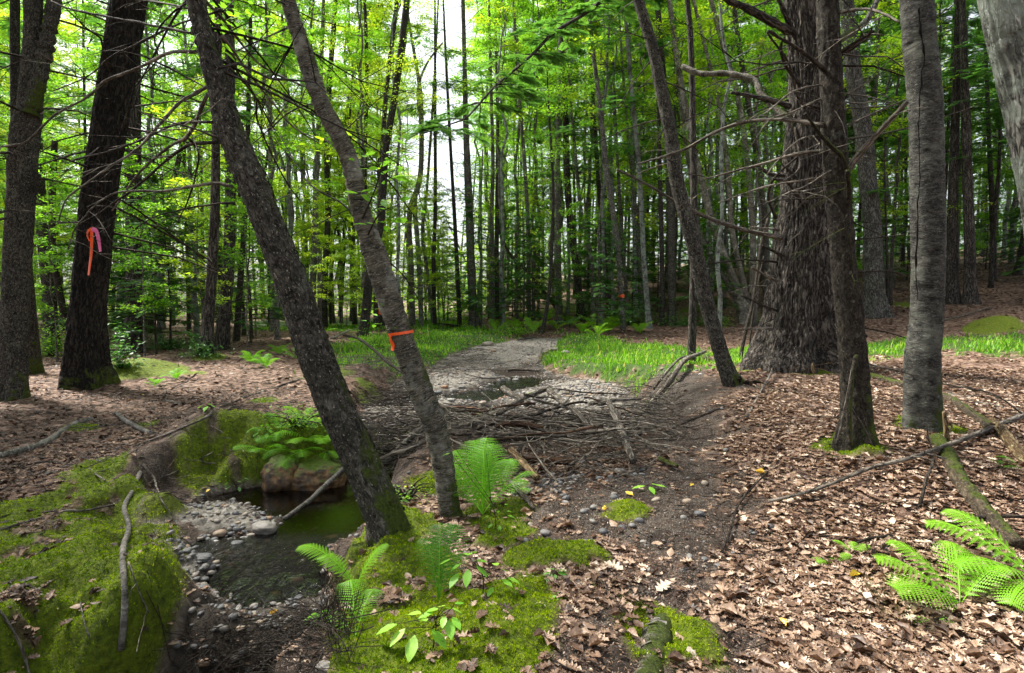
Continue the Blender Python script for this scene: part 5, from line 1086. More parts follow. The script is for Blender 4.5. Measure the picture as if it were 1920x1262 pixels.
# ------------------------------------------------------------------ ribbons
def strip(name, pts, w, m, parent, loc, tw=0., nrm=(0, -1, 0)):
    C = catmull(pts, 24); T = np.gradient(C, axis=0); T /= np.linalg.norm(T, axis=1)[:, None]
    S = np.cross(T, nrm); S /= np.linalg.norm(S, axis=1)[:, None]
    a = np.linspace(0, tw, 24)[:, None]; S = S * np.cos(a) + np.cross(T, S) * np.sin(a)
    V = np.vstack([C + S * w / 2, C, C - S * w / 2]); V[24:48] += np.array(nrm) * .004; i = np.arange(23)
    return mk(name, V, [np.stack([i, i + 1, i + 25, i + 24], -1), np.stack([i + 24, i + 25, i + 49, i + 48], -1)], m, parent, loc)
yk = yl - .62
g = P(168, 432, yk); rb = thing('flagging_ribbon', g, 'orange and pink ribbon tails hanging before the big dark trunk at left', 'ribbon')
K = lambda L, Y: [P(x, y, Y + d) for x, y, d in L]
strip('orange_tail', K([(171, 430, 0), (172, 445, 0), (171, 475, .01), (168, 500, 0), (166, 516, .01)], yk), .058, M_ORANGE, rb, g, .5)
strip('orange_loop', K([(172, 428, .0), (165, 434, -.02), (164, 443, -.01), (168, 452, 0)], yk), .042, M_ORANGE, rb, g, .6)
strip('pink_tail', K([(172, 429, 0), (180, 433, -.01), (185, 450, 0), (188, 472, 0)], yk - .01), .07, M_PINK, rb, g, .4)
b = Acc(); V, F, bk, D = tube(catmull(np.array(K([(222, 402, .5), (190, 420, .1), (170, 430, .0), (150, 433, 0)], yk)), 12), np.linspace(.012, .004, 12), 6); b.add(V, F, bk=bk)
b.build('branch', B_DTW, L2, L2.location)
def band(root_loc, Cc, px, py, rad, w, m, label, tail=None, tilt=0.):
    i = int(np.argmin([(abs(c[2] - P(px, py, c[1])[2])) for c in Cc])); c = Cc[i]; T = Cc[i + 1] - Cc[i - 1]; T /= np.linalg.norm(T); X = np.cross(T, [0, 1, 0]); X /= np.linalg.norm(X); Yv = np.cross(X, T)
    o = thing('marking_ribbon', c, label, 'ribbon'); t = np.linspace(0, 2 * np.pi, 40); R_ = rad * (1.03 + .03 * np.sin(5 * t))
    ring = c + X * (np.cos(t) * R_)[:, None] + Yv * (np.sin(t) * R_)[:, None] + T * (tilt * np.cos(t))[:, None]
    V = np.vstack([ring + T * w / 2, ring - T * w / 2]); q = np.arange(39)
    mk('band', V, [np.stack([q, q + 1, q + 41, q + 40], -1)], m, o, c)
    return o, c
rM2 = 43 / FPX * .5 * y2
o, c = band(None, c2, 750, 624, rM2 + .004, .020, M_ORANGE, 'bright orange ribbon tied round the leaning birch trunk', tilt=.015)
lft = P(737, 629, y2 - .02)
strip('loose_end', [lft + [.004, -.02, .005], lft + [-.006, -.03, -.03], lft + [.004, -.03, -.07], lft + [-.002, -.03, -.105]], .032, M_ORANGE, o, c, .8)
strip('knot', [lft + [.02, -.03, .01], lft + [-.012, -.04, .0], lft + [-.005, -.035, -.03]], .03, M_ORANGE, o, c, 1.2)
for (px, py, w, hh, lb) in ((1164, 555, 12, 5, 'faint orange tape on the slim grey trunk before the bushes'), (1133, 566, 6, 12, 'small orange tape hanging in the bushes left of the taped grey trunk'), (713, 582, 7, 15, 'distant orange ribbon hanging behind the leaning birch')):
    base = G({1164: 1168, 1133: 1141, 713: 707}[px], {1164: 619, 1133: 592, 713: 616}[px]); Yq = base[1] - .22
    k_ = Yq / FPX; c = P(px, py, Yq); o = thing('marking_ribbon', c, lb, 'ribbon')
    strip('tape', [c + [0, 0, hh * k_ / 2], c + [.01, 0, 0], c - [0, 0, hh * k_ / 2]], w * k_, M_ORANGE, o, c, .2)

# ------------------------------------------------------------------ ferns and seedlings
def frond_mesh(seed, n=20, arch=.55, wid=.30, fine=True, wf=.34):
    rg = np.random.RandomState(seed); V = []; F3 = []; t = np.linspace(0, 1, 30)
    ax = np.stack([np.sin(t * 1.15) / np.sin(1.15) * 1.0 * (1 - .12 * arch) , np.zeros(30), arch * (t - .95 * t ** 2.3)], -1)
    def at(u): return np.array([np.interp(u, t, ax[:, j]) for j in range(3)])
    rnd = []
    for k in range(n):
        u = .16 + .83 * (k / n) ** .95; L = wid * (math.sin(math.pi * min(1, (u - .05) * .96)) ** .75) * (1.12 - .45 * u) + .012
        b = at(u); f = at(min(1, u + .02)) - at(u - .02); f /= np.linalg.norm(f); up = np.cross(np.cross(f, [0, 0, 1]), f) * -1; up = np.array([-f[2], 0, f[0]])
        for s in (-1, 1):
            d = np.array([0, s, 0]) * .93 + f * .34 - up * .12; d /= np.linalg.norm(d); w = wf / n * (1.0 if fine else 1.4)
            L_ = L * rg.uniform(.92, 1.06); m = 9 if fine else 4
            tt = np.linspace(0, 1, m + 1); i0 = len(V)
            for j, q in enumerate(tt):
                V.append(b + d * L_ * q - up * .10 * L_ * q * q); rnd.append(.5)
            for sd_ in (-1, 1):
                for j in range(m):
                    q = (tt[j] + tt[j + 1]) / 2 + .25 / m; ww = w * (1 - q ** 1.6) + .002
                    V.append(b + d * L_ * q + f * sd_ * ww - up * (.10 * L_ * q * q - .004)); rnd.append(.75)
                    F3.append([i0 + j, i0 + j + 1, len(V) - 1] if sd_ > 0 else [i0 + j + 1, i0 + j, len(V) - 1])
    V = np.array(V); 
    Vt, Ft, bk, D = tube(ax, np.linspace(.008, .0025, 30), 4, False)
    o = len(V); V = np.vstack([V, Vt]); rn = np.concatenate([rnd, np.full(len(Vt), .9)])
    me = mk('frond_template', V, [np.array(F3), Ft[0] + o], L_FERN, None, None, {'rnd': np.clip(rn + .0, 0, 1)}, smooth=False)
    data = me.data; bpy.data.objects.remove(me); return data
FR = [frond_mesh(1, 17), frond_mesh(2, 17, .35, .34), frond_mesh(3, 22, .75, .26)]; FRL = [frond_mesh(4, 12, .6, .30, False), frond_mesh(5, 11, .4, .34, False)]
def lmat(base, lo): return base
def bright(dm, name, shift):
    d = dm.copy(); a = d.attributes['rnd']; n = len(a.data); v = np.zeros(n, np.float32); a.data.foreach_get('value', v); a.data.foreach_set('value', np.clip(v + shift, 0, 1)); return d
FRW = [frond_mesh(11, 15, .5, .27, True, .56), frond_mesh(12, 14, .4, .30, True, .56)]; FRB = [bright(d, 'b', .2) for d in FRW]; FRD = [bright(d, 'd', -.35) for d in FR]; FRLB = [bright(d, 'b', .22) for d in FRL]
def fern(px, py, size, fr, label, tmpl, seed=0, loc=None, elev=(.1, .6), group=None, roll=.15):
    """fr: list of azimuths in degrees (0 = right, 90 = away)"""
    g = G(px, py) if loc is None else np.array(loc); rg = np.random.RandomState(seed); root = thing('fern', g, label, 'fern', group)
    for a in fr:
        el = None
        if isinstance(a, tuple): a, el, s = a
        else: s = rg.uniform(.75, 1.1)
        o = bpy.data.objects.new('frond', tmpl[rg.randint(len(tmpl))]); COL.objects.link(o); o.parent = root
        o.rotation_euler = (rg.normal(0, roll), -(el if el is not None else rg.uniform(*elev)), R(a)); o.scale = (size * s,) * 3; o.location = (0, 0, .0)
    return root
fern(905, 962, .62, [(105, .95, .95), (130, .8, .9), (75, 1.0, .9), (155, .7, .8), (50, .75, .8), (95, 1.2, .85), (190, .5, .5)], 'big arching fern at the foot of the leaning birch', FR, 1)
fern(942, 925, .36, [(10, .5, .9), (60, .7, .9), (-20, .2, .7), (100, .6, .7)], 'smaller fern tucked right behind the big arching one', FR, 2)
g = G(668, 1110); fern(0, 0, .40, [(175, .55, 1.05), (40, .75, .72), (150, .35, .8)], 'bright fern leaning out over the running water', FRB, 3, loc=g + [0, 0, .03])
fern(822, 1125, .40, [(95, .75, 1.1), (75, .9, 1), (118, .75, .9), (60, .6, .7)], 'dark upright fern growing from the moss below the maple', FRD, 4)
fern(668, 1190, .34, [(110, .3, 1), (150, -.1, 1), (215, -.3, .9), (250, -.5, .8), (80, .3, .8)], 'drooping fern hanging on the mossy bank over the rapid', FR, 5)
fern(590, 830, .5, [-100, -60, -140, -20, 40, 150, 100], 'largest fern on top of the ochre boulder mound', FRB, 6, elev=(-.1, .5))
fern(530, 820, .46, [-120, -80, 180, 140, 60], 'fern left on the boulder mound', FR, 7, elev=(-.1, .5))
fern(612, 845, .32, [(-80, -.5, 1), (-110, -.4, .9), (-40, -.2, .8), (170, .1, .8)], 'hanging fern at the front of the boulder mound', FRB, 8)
fern(570, 790, .46, [20, 90, 160, -60, -110], 'fern at the back of the boulder mound', FRB, 9, elev=(.1, .6))
fern(1800, 1135, .40, [(165, .45, 1.1), (195, .3, 1.15), (130, .6, 1.0), (60, .5, 1.0), (20, .4, .9)], 'bright fern spreading over the leaves at lower right', FRB, 10)
fern(1945, 1090, .46, [(150, .4, 1.2), (185, .2, 1.1), (215, .0, 1.0), (120, .5, 1.1), (240, -.1, .8)], 'bright fern cut by the right edge', FRB, 11)
fern(1560, 1055, .15, [170, 10, 60, 200], 'tiny fern scrap left of the bright right fern', FRB, 12, elev=(.0, .3))
fern(1600, 1040, .13, [120, 60, 20], 'tiny fern scrap nearest the bright right fern', FRB, 13, elev=(.0, .4))
fern(1915, 880, .25, [150, 200, 100], 'dark small fern beside the split ochre log', FRD, 14, elev=(.0, .3))
fern(1000, 745, .2, [20, 100, 200], 'tiny fern on the gravel', FR, 15)
rq = np.random.RandomState(8)
for i, (px, py, s, lb) in enumerate([(955, 612, .55, 'yellowish fern at the left of the far stream bend'), (975, 618, .6, 'fern overhanging the far dark bank'), (1000, 622, .6, 'fern right on the far dark bank'), (930, 622, .5, 'fern leftmost on the far bank'), (985, 600, .6, 'light fern behind the far bank ferns'), (1025, 600, .6, 'fern behind the curved thin tree'),
        (1070, 612, .6, 'fern at the foot of the brown hemlock'), (1110, 612, .65, 'fern between brown hemlock and taped trunk'), (1140, 622, .65, 'yellow green fern left of the taped trunk'), (1155, 612, .6, 'fern just behind the taped trunk'), (1200, 625, .5, 'fern right of the taped trunk'), (1090, 625, .5, 'fern at the upper rim of the right grass'), (1120, 630, .5, 'low fern at the rim of the right grass'), (1045, 618, .5, 'low fern beside the curved thin tree'),
        (900, 600, .5, 'fern between the bare pole tree and the pair'), (945, 598, .5, 'fern right of the close pair of poles'),
        (470, 680, .4, 'fern on the left litter behind the maple'), (500, 690, .4, 'second fern on the left litter nearer the maple'), (555, 672, .45, 'fern seen just left of the maple trunk'), (525, 665, .4, 'upper fern left of the maple trunk'), (330, 712, .25, 'small fern spray alone on the left litter'), (290, 725, .22, 'small fern patch below the left moss hump')]):
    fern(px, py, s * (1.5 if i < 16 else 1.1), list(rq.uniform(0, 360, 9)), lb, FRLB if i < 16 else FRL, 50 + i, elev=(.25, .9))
fern(905, 965, .55, [(100, .7, 1), (140, .5, 1), (60, .6, 1), (20, .5, .8), (165, .4, .8), (85, 1.1, 1.1)], 'lower fronds of a second fern in the big fern clump', FR, 31)
fern(555, 850, .42, [(-90, -.1, 1), (-60, .1, 1), (-130, .0, 1), (-20, .2, .9), (180, .2, .9)], 'fern spilling down the front of the mossy mound', FR, 32)
fern(620, 820, .45, [(-70, .1, 1), (-20, .3, 1), (-110, .1, 1), (60, .5, .9), (150, .5, .9)], 'fern right on the mossy mound against the maple', FRB, 33)
fern(500, 845, .36, [(-90, .2, 1), (-150, .2, 1), (-40, .2, 1), (100, .5, .9)], 'small fern at the left end of the boulder mound', FR, 34)
BL = (np.array([[0, 0, 0], [.2, .16, .02], [.45, .25, .035], [.75, .17, .02], [1, 0, -.06], [.75, -.17, .02], [.45, -.25, .035], [.2, -.16, .02], [.45, 0, 0], [.75, 0, -.01]]), [np.array([[0, 8, 2, 1], [8, 9, 3, 2], [0, 7, 6, 8], [8, 6, 5, 9]]), np.array([[9, 4, 3], [9, 5, 4]])])
def seedling(px, py, h, leaves, label, m=L_SEED, name='seedling', loc=None, rn=.55, dyc=0.):
    """leaves: (pixel x, pixel y, length m, azimuth deg, tilt)"""
    g = G(px, py) if loc is None else np.array(loc, float); root = thing(name, g, label, 'seedling' if name == 'seedling' else 'plant')
    Ls = [P(x, y, g[1] + dyc) for x, y, *_ in leaves]; top = np.mean(Ls, 0); rg = np.random.RandomState(int(px))
    a = Acc(); mid = (g + top) / 2 + [.01, 0, .02]; C = catmull(np.array([g, mid, top]), 10); V, F, bk, D = tube(C, np.linspace(.0035, .002, 10), 5, False); a.add(V, F, bk=bk)
    for p in Ls:
        V, F, bk, D = tube(np.array([C[rg.randint(6, 10)], p]), np.array([.0018, .0012]), 4, False); a.add(V, F, bk=bk)
    a.build('stalk', L_SEEDSTEM, root, g)
    for (x, y, L, az, tl), p in zip(leaves, Ls):
        b = Acc(); M = rotmats(np.array([R(az)]), np.array([abs(tl)]), np.array([R(az) if tl > 0 else R(az + 180)])); scatter(b, *BL, p[None], M, np.array([L]), rnd=np.clip([rn + rg.normal(0, .15)], 0, 1)); b.build('leaf', m, root, g)
L_SEEDSTEM = B_DTW
def fan(cx, cy, n, rx, ry, L, seed):
    rg = np.random.RandomState(seed); out = []
    for i in range(n):
        a = 2 * math.pi * i / n + rg.normal(0, .3); q = rg.uniform(.25, .9); out.append((cx + rx * q * math.cos(a), cy - ry * q * math.sin(a), L * rg.uniform(.75, 1.25), math.degrees(a), rg.uniform(.15, .7)))
    return out
seedling(905, 1120, .2, fan(880, 1055, 9, 42, 26, .085, 1) + fan(935, 1080, 6, 25, 30, .075, 2), 'pale green leafy seedling right of the dark fern')
seedling(812, 1215, .15, [(745, 1170, .10, 185, .4), (760, 1178, .09, 225, .5), (778, 1190, .11, 262, .6), (800, 1165, .08, 120, .3), (810, 1180, .10, -40, .5), (790, 1150, .08, 150, .3)] + fan(835, 1145, 9, 32, 20, .07, 3), 'broad leaved seedling over bright moss at bottom centre')
seedling(1220, 920, .08, [(1210, 911, .11, 175, .2), (1222, 908, .12, 40, .3), (1218, 912, .10, -80, .3), (1228, 909, .1, 0, .2)], 'small green oak seedling on the bare soil at centre')
seedling(1042, 1090, .06, fan(1040, 1072, 9, 18, 10, .05, 5), 'bluish green little plant on the right moss patch', L_SHRUB, rn=.9)
seedling(1048, 1120, .05, fan(1047, 1115, 4, 7, 5, .05, 6), 'tiny single leaf plant below the bluish one', L_SEED, rn=.2)
seedling(445, 940, .15, fan(438, 905, 9, 24, 20, .06, 7), 'leafy green plant at the front of the left mossy mound', L_SHRUB, rn=.8)
seedling(390, 768, .1, fan(390, 760, 5, 12, 6, .08, 8), 'three leaved plant on the left litter', L_SEED, rn=.3)
seedling(500, 825, .15, fan(497, 800, 8, 30, 18, .07, 9), 'leafy seedling left on the boulder mound', L_SEED, rn=.3)
seedling(930, 995, .2, fan(935, 965, 8, 28, 30, .05, 10) + [(845, 850, .07, 160, .3), (857, 845, .07, 30, .3), (912, 850, .04, 10, .3)], 'small leafed plant tangled with the big fern', L_SEED, rn=.35)
seedling(1530, 868, .05, fan(1532, 866, 3, 14, 4, .1, 11), 'flat green oak leaf sprig on the litter under the mossy tree', L_SEED, rn=.4)
seedling(1780, 1170, .05, fan(1755, 1162, 2, 14, 4, .1, 12), 'single broad green leaf under the bright right fern', L_SEED, rn=.5)
seedling(1660, 945, .05, fan(1660, 944, 2, 8, 4, .07, 13), 'dark green leaf under the long straight branch', L_SHRUB, rn=.6)
# leafy shoots in the air
def leafy_twig(root, pts, dist, dy, size, nl, m, seed, rn, sp=.12):
    rg = np.random.RandomState(seed); C = catmull(pxpath(pts, dist, dy), 24); g = root.location
    a = Acc(); V, F, bk, D = tube(C, np.linspace(.007, .002, 24), 5, False); a.add(V, F, bk=bk); a.build('leafy_twig', B_DTW, root, g)
    b = Acc(); i = rg.randint(6, 24, nl); p = C[i] + rg.normal(0, 1, (nl, 3)) * np.array([sp, .12, sp * .7]); M = rotmats(rg.uniform(0, 6.28, nl), np.abs(rg.normal(0, .5, nl)), rg.uniform(0, 6.28, nl))
    scatter(b, *BL, p, M, rg.uniform(.6, 1.25, nl) * size, rnd=np.clip(rg.normal(rn, .2, nl), 0, 1)); b.build('foliage', m, root, g)
leafy_twig(M2, [(680, 410), (705, 350), (722, 290), (738, 245)], y2 - .12, -.25, .085, 34, L_SEED, 4, .25)
leafy_twig(M2, [(690, 440), (712, 400), (745, 385)], y2 - .12, -.2, .08, 14, L_SEED, 14, .2)
leafy_twig(M2, [(655, 300), (635, 285), (612, 262)], y2, .3, .075, 14, L_YEL, 5, .5)
leafy_twig(M2, [(735, 560), (715, 590), (690, 600)], y2 + .05, .4, .07, 16, L_SEED, 15, .2)
leafy_twig(M1, [(395, 90), (430, 60), (480, 40), (525, 55)], y1 + .1, .5, .085, 44, L_BROAD, 6, .5, .14)
leafy_twig(M1, [(385, 60), (420, 20), (460, -20)], y1 + .1, .7, .085, 30, L_BROAD, 16, .5, .14)
# low shrubs
def shrub(px, py, rx, rz, n, label, m, seed, size=.075, ry=None):
    g = G(px, py); rg = np.random.RandomState(seed); root = thing('low_shrub', g, label, 'shrub'); a = Acc(); st = Acc(); ry = ry or rx * .8
    c = rg.normal(0, .5, (n, 3)); c[:, 2] = np.abs(rg.normal(0, .6, n)); q = fbm(c * 2.2 + seed, 2, seed); c = c[q > -.25] * [rx, ry, rz]; k = len(c)
    c = c + g; scatter(a, *LEAF, c, rotmats(rg.uniform(0, 6.28, k), np.abs(rg.normal(.1, .5, k)), rg.uniform(0, 6.28, k)), rg.uniform(.6, 1.3, k) * size, rnd=np.clip(rg.normal(.5, .25, k), 0, 1))
    for _ in range(26):
        t = c[rg.randint(k)]; V, F, bk, D = tube(catmull(np.array([g + rg.normal(0, .15, 3) * [rx, ry, 0], (g + t) / 2 + [0, 0, .05], t]), 6), np.linspace(.007, .003, 6), 4, False); st.add(V, F, bk=bk)
    a.build('foliage', m, root, g); st.build('stems', B_DTW, root, g)
shrub(318, 655, .95, .45, 2600, 'broad dark green shrub left of the hemlock pair', L_SHRUB, 1)
shrub(378, 668, .45, .30, 1000, 'low shrub at the foot of the hemlock pair', L_SHRUB, 2)
shrub(100, 668, .7, .8, 1600, 'light green bush behind the dark trunks at left', L_BROAD, 3)
shrub(225, 690, .3, .6, 700, 'thin green bush between ribbon tree and hemlock', L_SHRUB, 4)
shrub(828, 596, 1.5, .65, 3000, 'round bright bush before the bright path', L_BROAD, 5, .11)
shrub(880, 600, .8, .5, 900, 'small bush at the foot of the bare pole tree', L_BROAD, 6, .1)
shrub(1180, 608, 1.6, .9, 2600, 'dark leafy bush behind the taped trunk', L_SHRUB, 7, .11)
shrub(1105, 600, 1.0, .9, 1500, 'leafy bush before the brown hemlock', L_SHRUB, 8, .11)
shrub(1060, 590, 1.2, .8, 1500, 'green bush behind the leaning dead log', L_BROAD, 9, .11)
shrub(1290, 610, 1.2, .5, 1400, 'low green bush right of the flecked trunk', L_SHRUB, 10, .10)
shrub(1345, 612, .6, .4, 900, 'low plants left of the golden birches', L_BROAD, 11, .08)
shrub(700, 655, .9, .5, 1500, 'weedy green clump in the grass behind the birch', L_BROAD, 12, .07)
shrub(1440, 612, .5, .4, 500, 'little green clump left of the massive hemlock', L_BROAD, 13, .08)
shrub(965, 626, .9, .35, 1500, 'leafy overhang on the far dark bank', L_BROAD, 14, .08)
shrub(560, 800, .32, .16, 900, 'small leaved greenery covering the boulder mound', L_BROAD, 15, .035)
shrub(760, 940, .2, .1, 300, 'small weeds between the two leaning trunks', L_BROAD, 16, .03)
# curved hemlock limb reaching in from the upper right, with feathery sprays
def feather_limb():
    g0 = G(1378, 722); Y = y0; pts = [(1262, -110), (1190, -45), (1130, 0), (1095, 27), (1040, 60), (1000, 100), (960, 135), (925, 165), (890, 205), (872, 222), (830, 238), (795, 250)]
    tb = G(1215, 640); root = thing('overhanging_hemlock', (P(1300, 500, 13.5)[0], 13.5, Hs(P(1300, 500, 13.5)[0], 13.5)), 'slim hemlock whose long dark limb sweeps down over the stream', 'hemlock tree')
    g = np.array(root.location); tr = catmull(np.array([g - [0, 0, .3], g + [0, 0, 3], P(1296, 100, 13.4), P(1285, -60, 13.3), P(1280, -400, 13.2)]), 40); a = Acc(); V, F, bk, D = tube(tr, np.linspace(.10, .04, 40), 12); a.add(V, F, bk=bk); a.build('trunk', B_HEM, root, g)
    C = catmull(pxpath(pts, 13.3, -5.2), 60); C[0] = P(1284, -100, 13.3); a = Acc(); V, F, bk, D = tube(C, np.interp(np.linspace(0, 1, 60), [0, 1], [.055, .008]), 8); a.add(V, F, bk=bk); a.build('limb', B_SLIMD, root, g)
    rg = np.random.RandomState(12); cr = Acc(); br = Acc()
    for i in range(74):
        j = rg.randint(10, 59); az = rg.uniform(0, 6.28); L = rg.uniform(.3, 1.1); t = np.linspace(0, 1, 6)[:, None]
        p = C[j] + np.array([math.cos(az), math.sin(az) * .8, .1]) * L * t - np.array([0, 0, .35 * L]) * t ** 2 + rg.normal(0, .03, (6, 3)) * t
        V, F, bk, D = tube(p, np.linspace(.012, .003, 6), 4, False); br.add(V, F, bk=bk); k = 17
        q = rg.uniform(.2, 1, k) * 5; i0 = np.clip(q.astype(int), 0, 4); pos = p[i0] + (p[i0 + 1] - p[i0]) * (q - i0)[:, None]; a2 = az + rg.choice([-1, 1], k) * rg.uniform(.2, 1.1, k)
        scatter(cr, *HSP, pos, rotmats(a2, np.abs(rg.normal(.15, .2, k)), a2), rg.uniform(.13, .27, k), rnd=np.clip(rg.normal(.85, .25, k), 0, 1))
    br.build('branchwork', B_SLIMD, root, g); cr.build('crown', L_HEM, root, g)
feather_limb()

# ------------------------------------------------------------------ ground cover nobody could count
OAK = np.array([[0, 0], [.12, .05], [.2, .2], [.3, .09], [.42, .30], [.52, .12], [.66, .27], [.74, .10], [.88, .16], [1, 0], [.88, -.15], [.74, -.1], [.66, -.26], [.52, -.12], [.40, -.31], [.3, -.09], [.2, -.2], [.12, -.05]])
OVA = np.array([[0, 0], [.15, .12], [.4, .24], [.65, .2], [.85, .1], [1, 0], [.85, -.1], [.65, -.2], [.4, -.24], [.15, -.12]])
def leaf_template(o, curl, seed):
    rg = np.random.RandomState(seed); o = o * [1, 1.15]; z_ = curl * (np.abs(o[:, 1]) * 1.2 + .35 * (o[:, 0] - .5) ** 2) + rg.normal(0, .03, len(o)); V = np.vstack([np.column_stack([o, z_]), [[.5, 0, -.01 * curl]]]); n = len(o); i = np.arange(n)
    V[:, 0] -= .5
    return V, [np.stack([np.full(n, n), i, (i + 1) % n], -1)]
LT = [leaf_template(OAK, .25, 1), leaf_template(OVA, .3, 2), leaf_template(OAK, -.25, 3), leaf_template(OVA, -.4, 4), leaf_template(OAK, .6, 5), leaf_template(OVA, 1.3, 6)]
LTS = [(np.array([[-.5, 0, .0], [0, .26, .08], [.5, 0, .04], [.05, -.26, .05]]), [np.array([[0, 2, 1], [0, 3, 2]])])]
def sample(n, y0, y1, seed, power=1.0, wide=1.12, off=1.2):
    rg = np.random.RandomState(seed); t = rg.uniform(0, 1, n); y = y0 * (y1 / y0) ** t if power == 1 else (y0 ** (power) + (y1 ** power - y0 ** power) * t) ** (1 / power)
    return rg.uniform(-wide, wide, n) * (y * .92 + off), y, rg
def normals(x, y, e=.03):
    dx = (H(x + e, y) - H(x - e, y)) / (2 * e); dy = (H(x, y + e) - H(x, y - e)) / (2 * e); return dx, dy
def litter():
    for nm, n, y0_, y1_, T, sz, sd_ in (('leaf_litter', 120000, 1.9, 9.5, LT, .063, 1), ('far_leaf_litter', 90000, 9, 40, LTS, .10, 2)):
        x, y, rg = sample(n, y0_, y1_, sd_, 1.0 if sd_ == 1 else .8); z_ = zones(x, y); p = np.stack([x, y], -1)
        d = (1 - z_['moss'] * .96) * (1 - z_['grass'] * .9) * (1 - z_['creek'] * .965) * (1 - np.clip(z_['soil'] * 1.3, 0, .985)) * (1 - .4 * z_['bank'])
        d = d * (.62 + .6 * ss(-.2, .35, fbm(p * .9, 3, 71))); d = d * np.where(x < -.2, .62, 1.)
        d = d * np.where(H(x, y, False) < waterz(y), .04, 1); k = rg.uniform(0, 1, n) < d; x, y = x[k], y[k]; m = len(x); g = H(x, y)
        dx, dy = normals(x, y)
        til = np.where(rg.uniform(0, 1, m) < .75, np.abs(rg.normal(0, .11, m)), np.abs(rg.normal(0, .5, m))) + .02; taz = rg.uniform(0, 6.28, m)
        til = np.where(z_['soil'][k] > .3, til * .5, til); M = rotmats(rg.uniform(0, 6.28, m), til, taz); s = sz * rg.uniform(.35, 1.0, m) ** 1. * 1.35 * (1 if sd_ == 1 else (1 + (y - 9) * .025)); a = Acc()
        rn = np.clip(rg.beta(1.25, 1.7, m) + .10 * ss(-.5, 2, x) * ss(10, 7, y) - .22 * ss(-.5, -2.5, x) - .0, 0, 1)  # leaf tones darkened leftward: left-side shade put into the litter colour
        c = np.stack([x, y, g + .003 + rg.uniform(0, .016, m) * (1 if sd_ == 1 else 1.6)], -1); q = rg.randint(0, len(T), m)
        if sd_ == 1: q = rg.choice(6, m, p=[.32, .08, .28, .08, .18, .06])
        for i, t in enumerate(T):
            w = q == i; scatter(a, *t, c[w], M[w], s[w], rnd=rn[w])
        tag(a.build(nm, L_LIT, smooth=True), 'brown fallen leaves covering the forest floor' if sd_ == 1 else 'brown fallen leaves on the far ground and slopes', 'leaf litter', kind='stuff')
litter()
def fragments():
    x, y, rg = sample(110000, 1.9, 8.5, 33, 1.0); z_ = zones(x, y); d = (1 - z_['moss'] * .97) * (1 - z_['creek'] * .75) * (.55 + .5 * z_['soil']); k = rg.uniform(0, 1, len(x)) < d
    x, y = x[k], y[k]; m = len(x); g = H(x, y); a = Acc(); M = rotmats(rg.uniform(0, 6.28, m), np.abs(rg.normal(0, .35, m)), rg.uniform(0, 6.28, m))
    S = np.stack([rg.uniform(.006, .030, m), rg.uniform(.004, .020, m), np.full(m, .02)], -1)
    scatter(a, *LTS[0], np.stack([x, y, g + rg.uniform(.002, .014, m)], -1), M, S, rnd=np.clip(rg.beta(1., 2.2, m), 0, 1))
    tag(a.build('leaf_fragments', L_LIT), 'crumbled bits of dead leaves over the soil', 'leaf litter', kind='stuff')
fragments()
def grass():
    for nm, n, y0_, y1_, sd_ in (('grass', 210000, 8.5, 34, 5),):
        x, y, rg = sample(n, y0_, y1_, sd_, 1.3, .95, .5); z_ = zones(x, y); p = np.stack([x, y], -1)
        d = z_['grass'] * (.28 + .9 * ss(-.25, .3, fbm(p * 1.3, 3, 81))); k = rg.uniform(0, 1, n) < d; x, y = x[k], y[k]; m = len(x); g = H(x, y, False)
        hgt = rg.lognormal(-.2, .4, m) * .125 * (.5 + .8 * ss(-.3, .5, fbm(np.stack([x, y], -1) * .9, 2, 83))); w = .0035 + .0007 * y
        B = (np.array([[0, -.5, 0], [0, .5, 0], [.12, .4, .55], [.12, -.4, .55], [.5, 0, 1]]), [np.array([[0, 1, 2, 3]]), np.array([[3, 2, 4]])])
        M = rotmats(rg.uniform(0, 6.28, m), np.abs(rg.normal(0, .25, m)), rg.uniform(0, 6.28, m)); a = Acc()
        scatter(a, *B, np.stack([x, y, g - .01], -1), M, np.stack([hgt * .8, w * 2, hgt], -1), rnd=np.where(rg.uniform(0, 1, m) < .07, 1., np.clip(rg.normal(.5, .25, m) + .4 * fbm(np.stack([x, y], -1) * .8, 2, 84), 0, .93)))
        tag(a.build(nm, L_GRASS), 'bright green grass on both banks of the far stream', 'grass', kind='stuff')
grass()
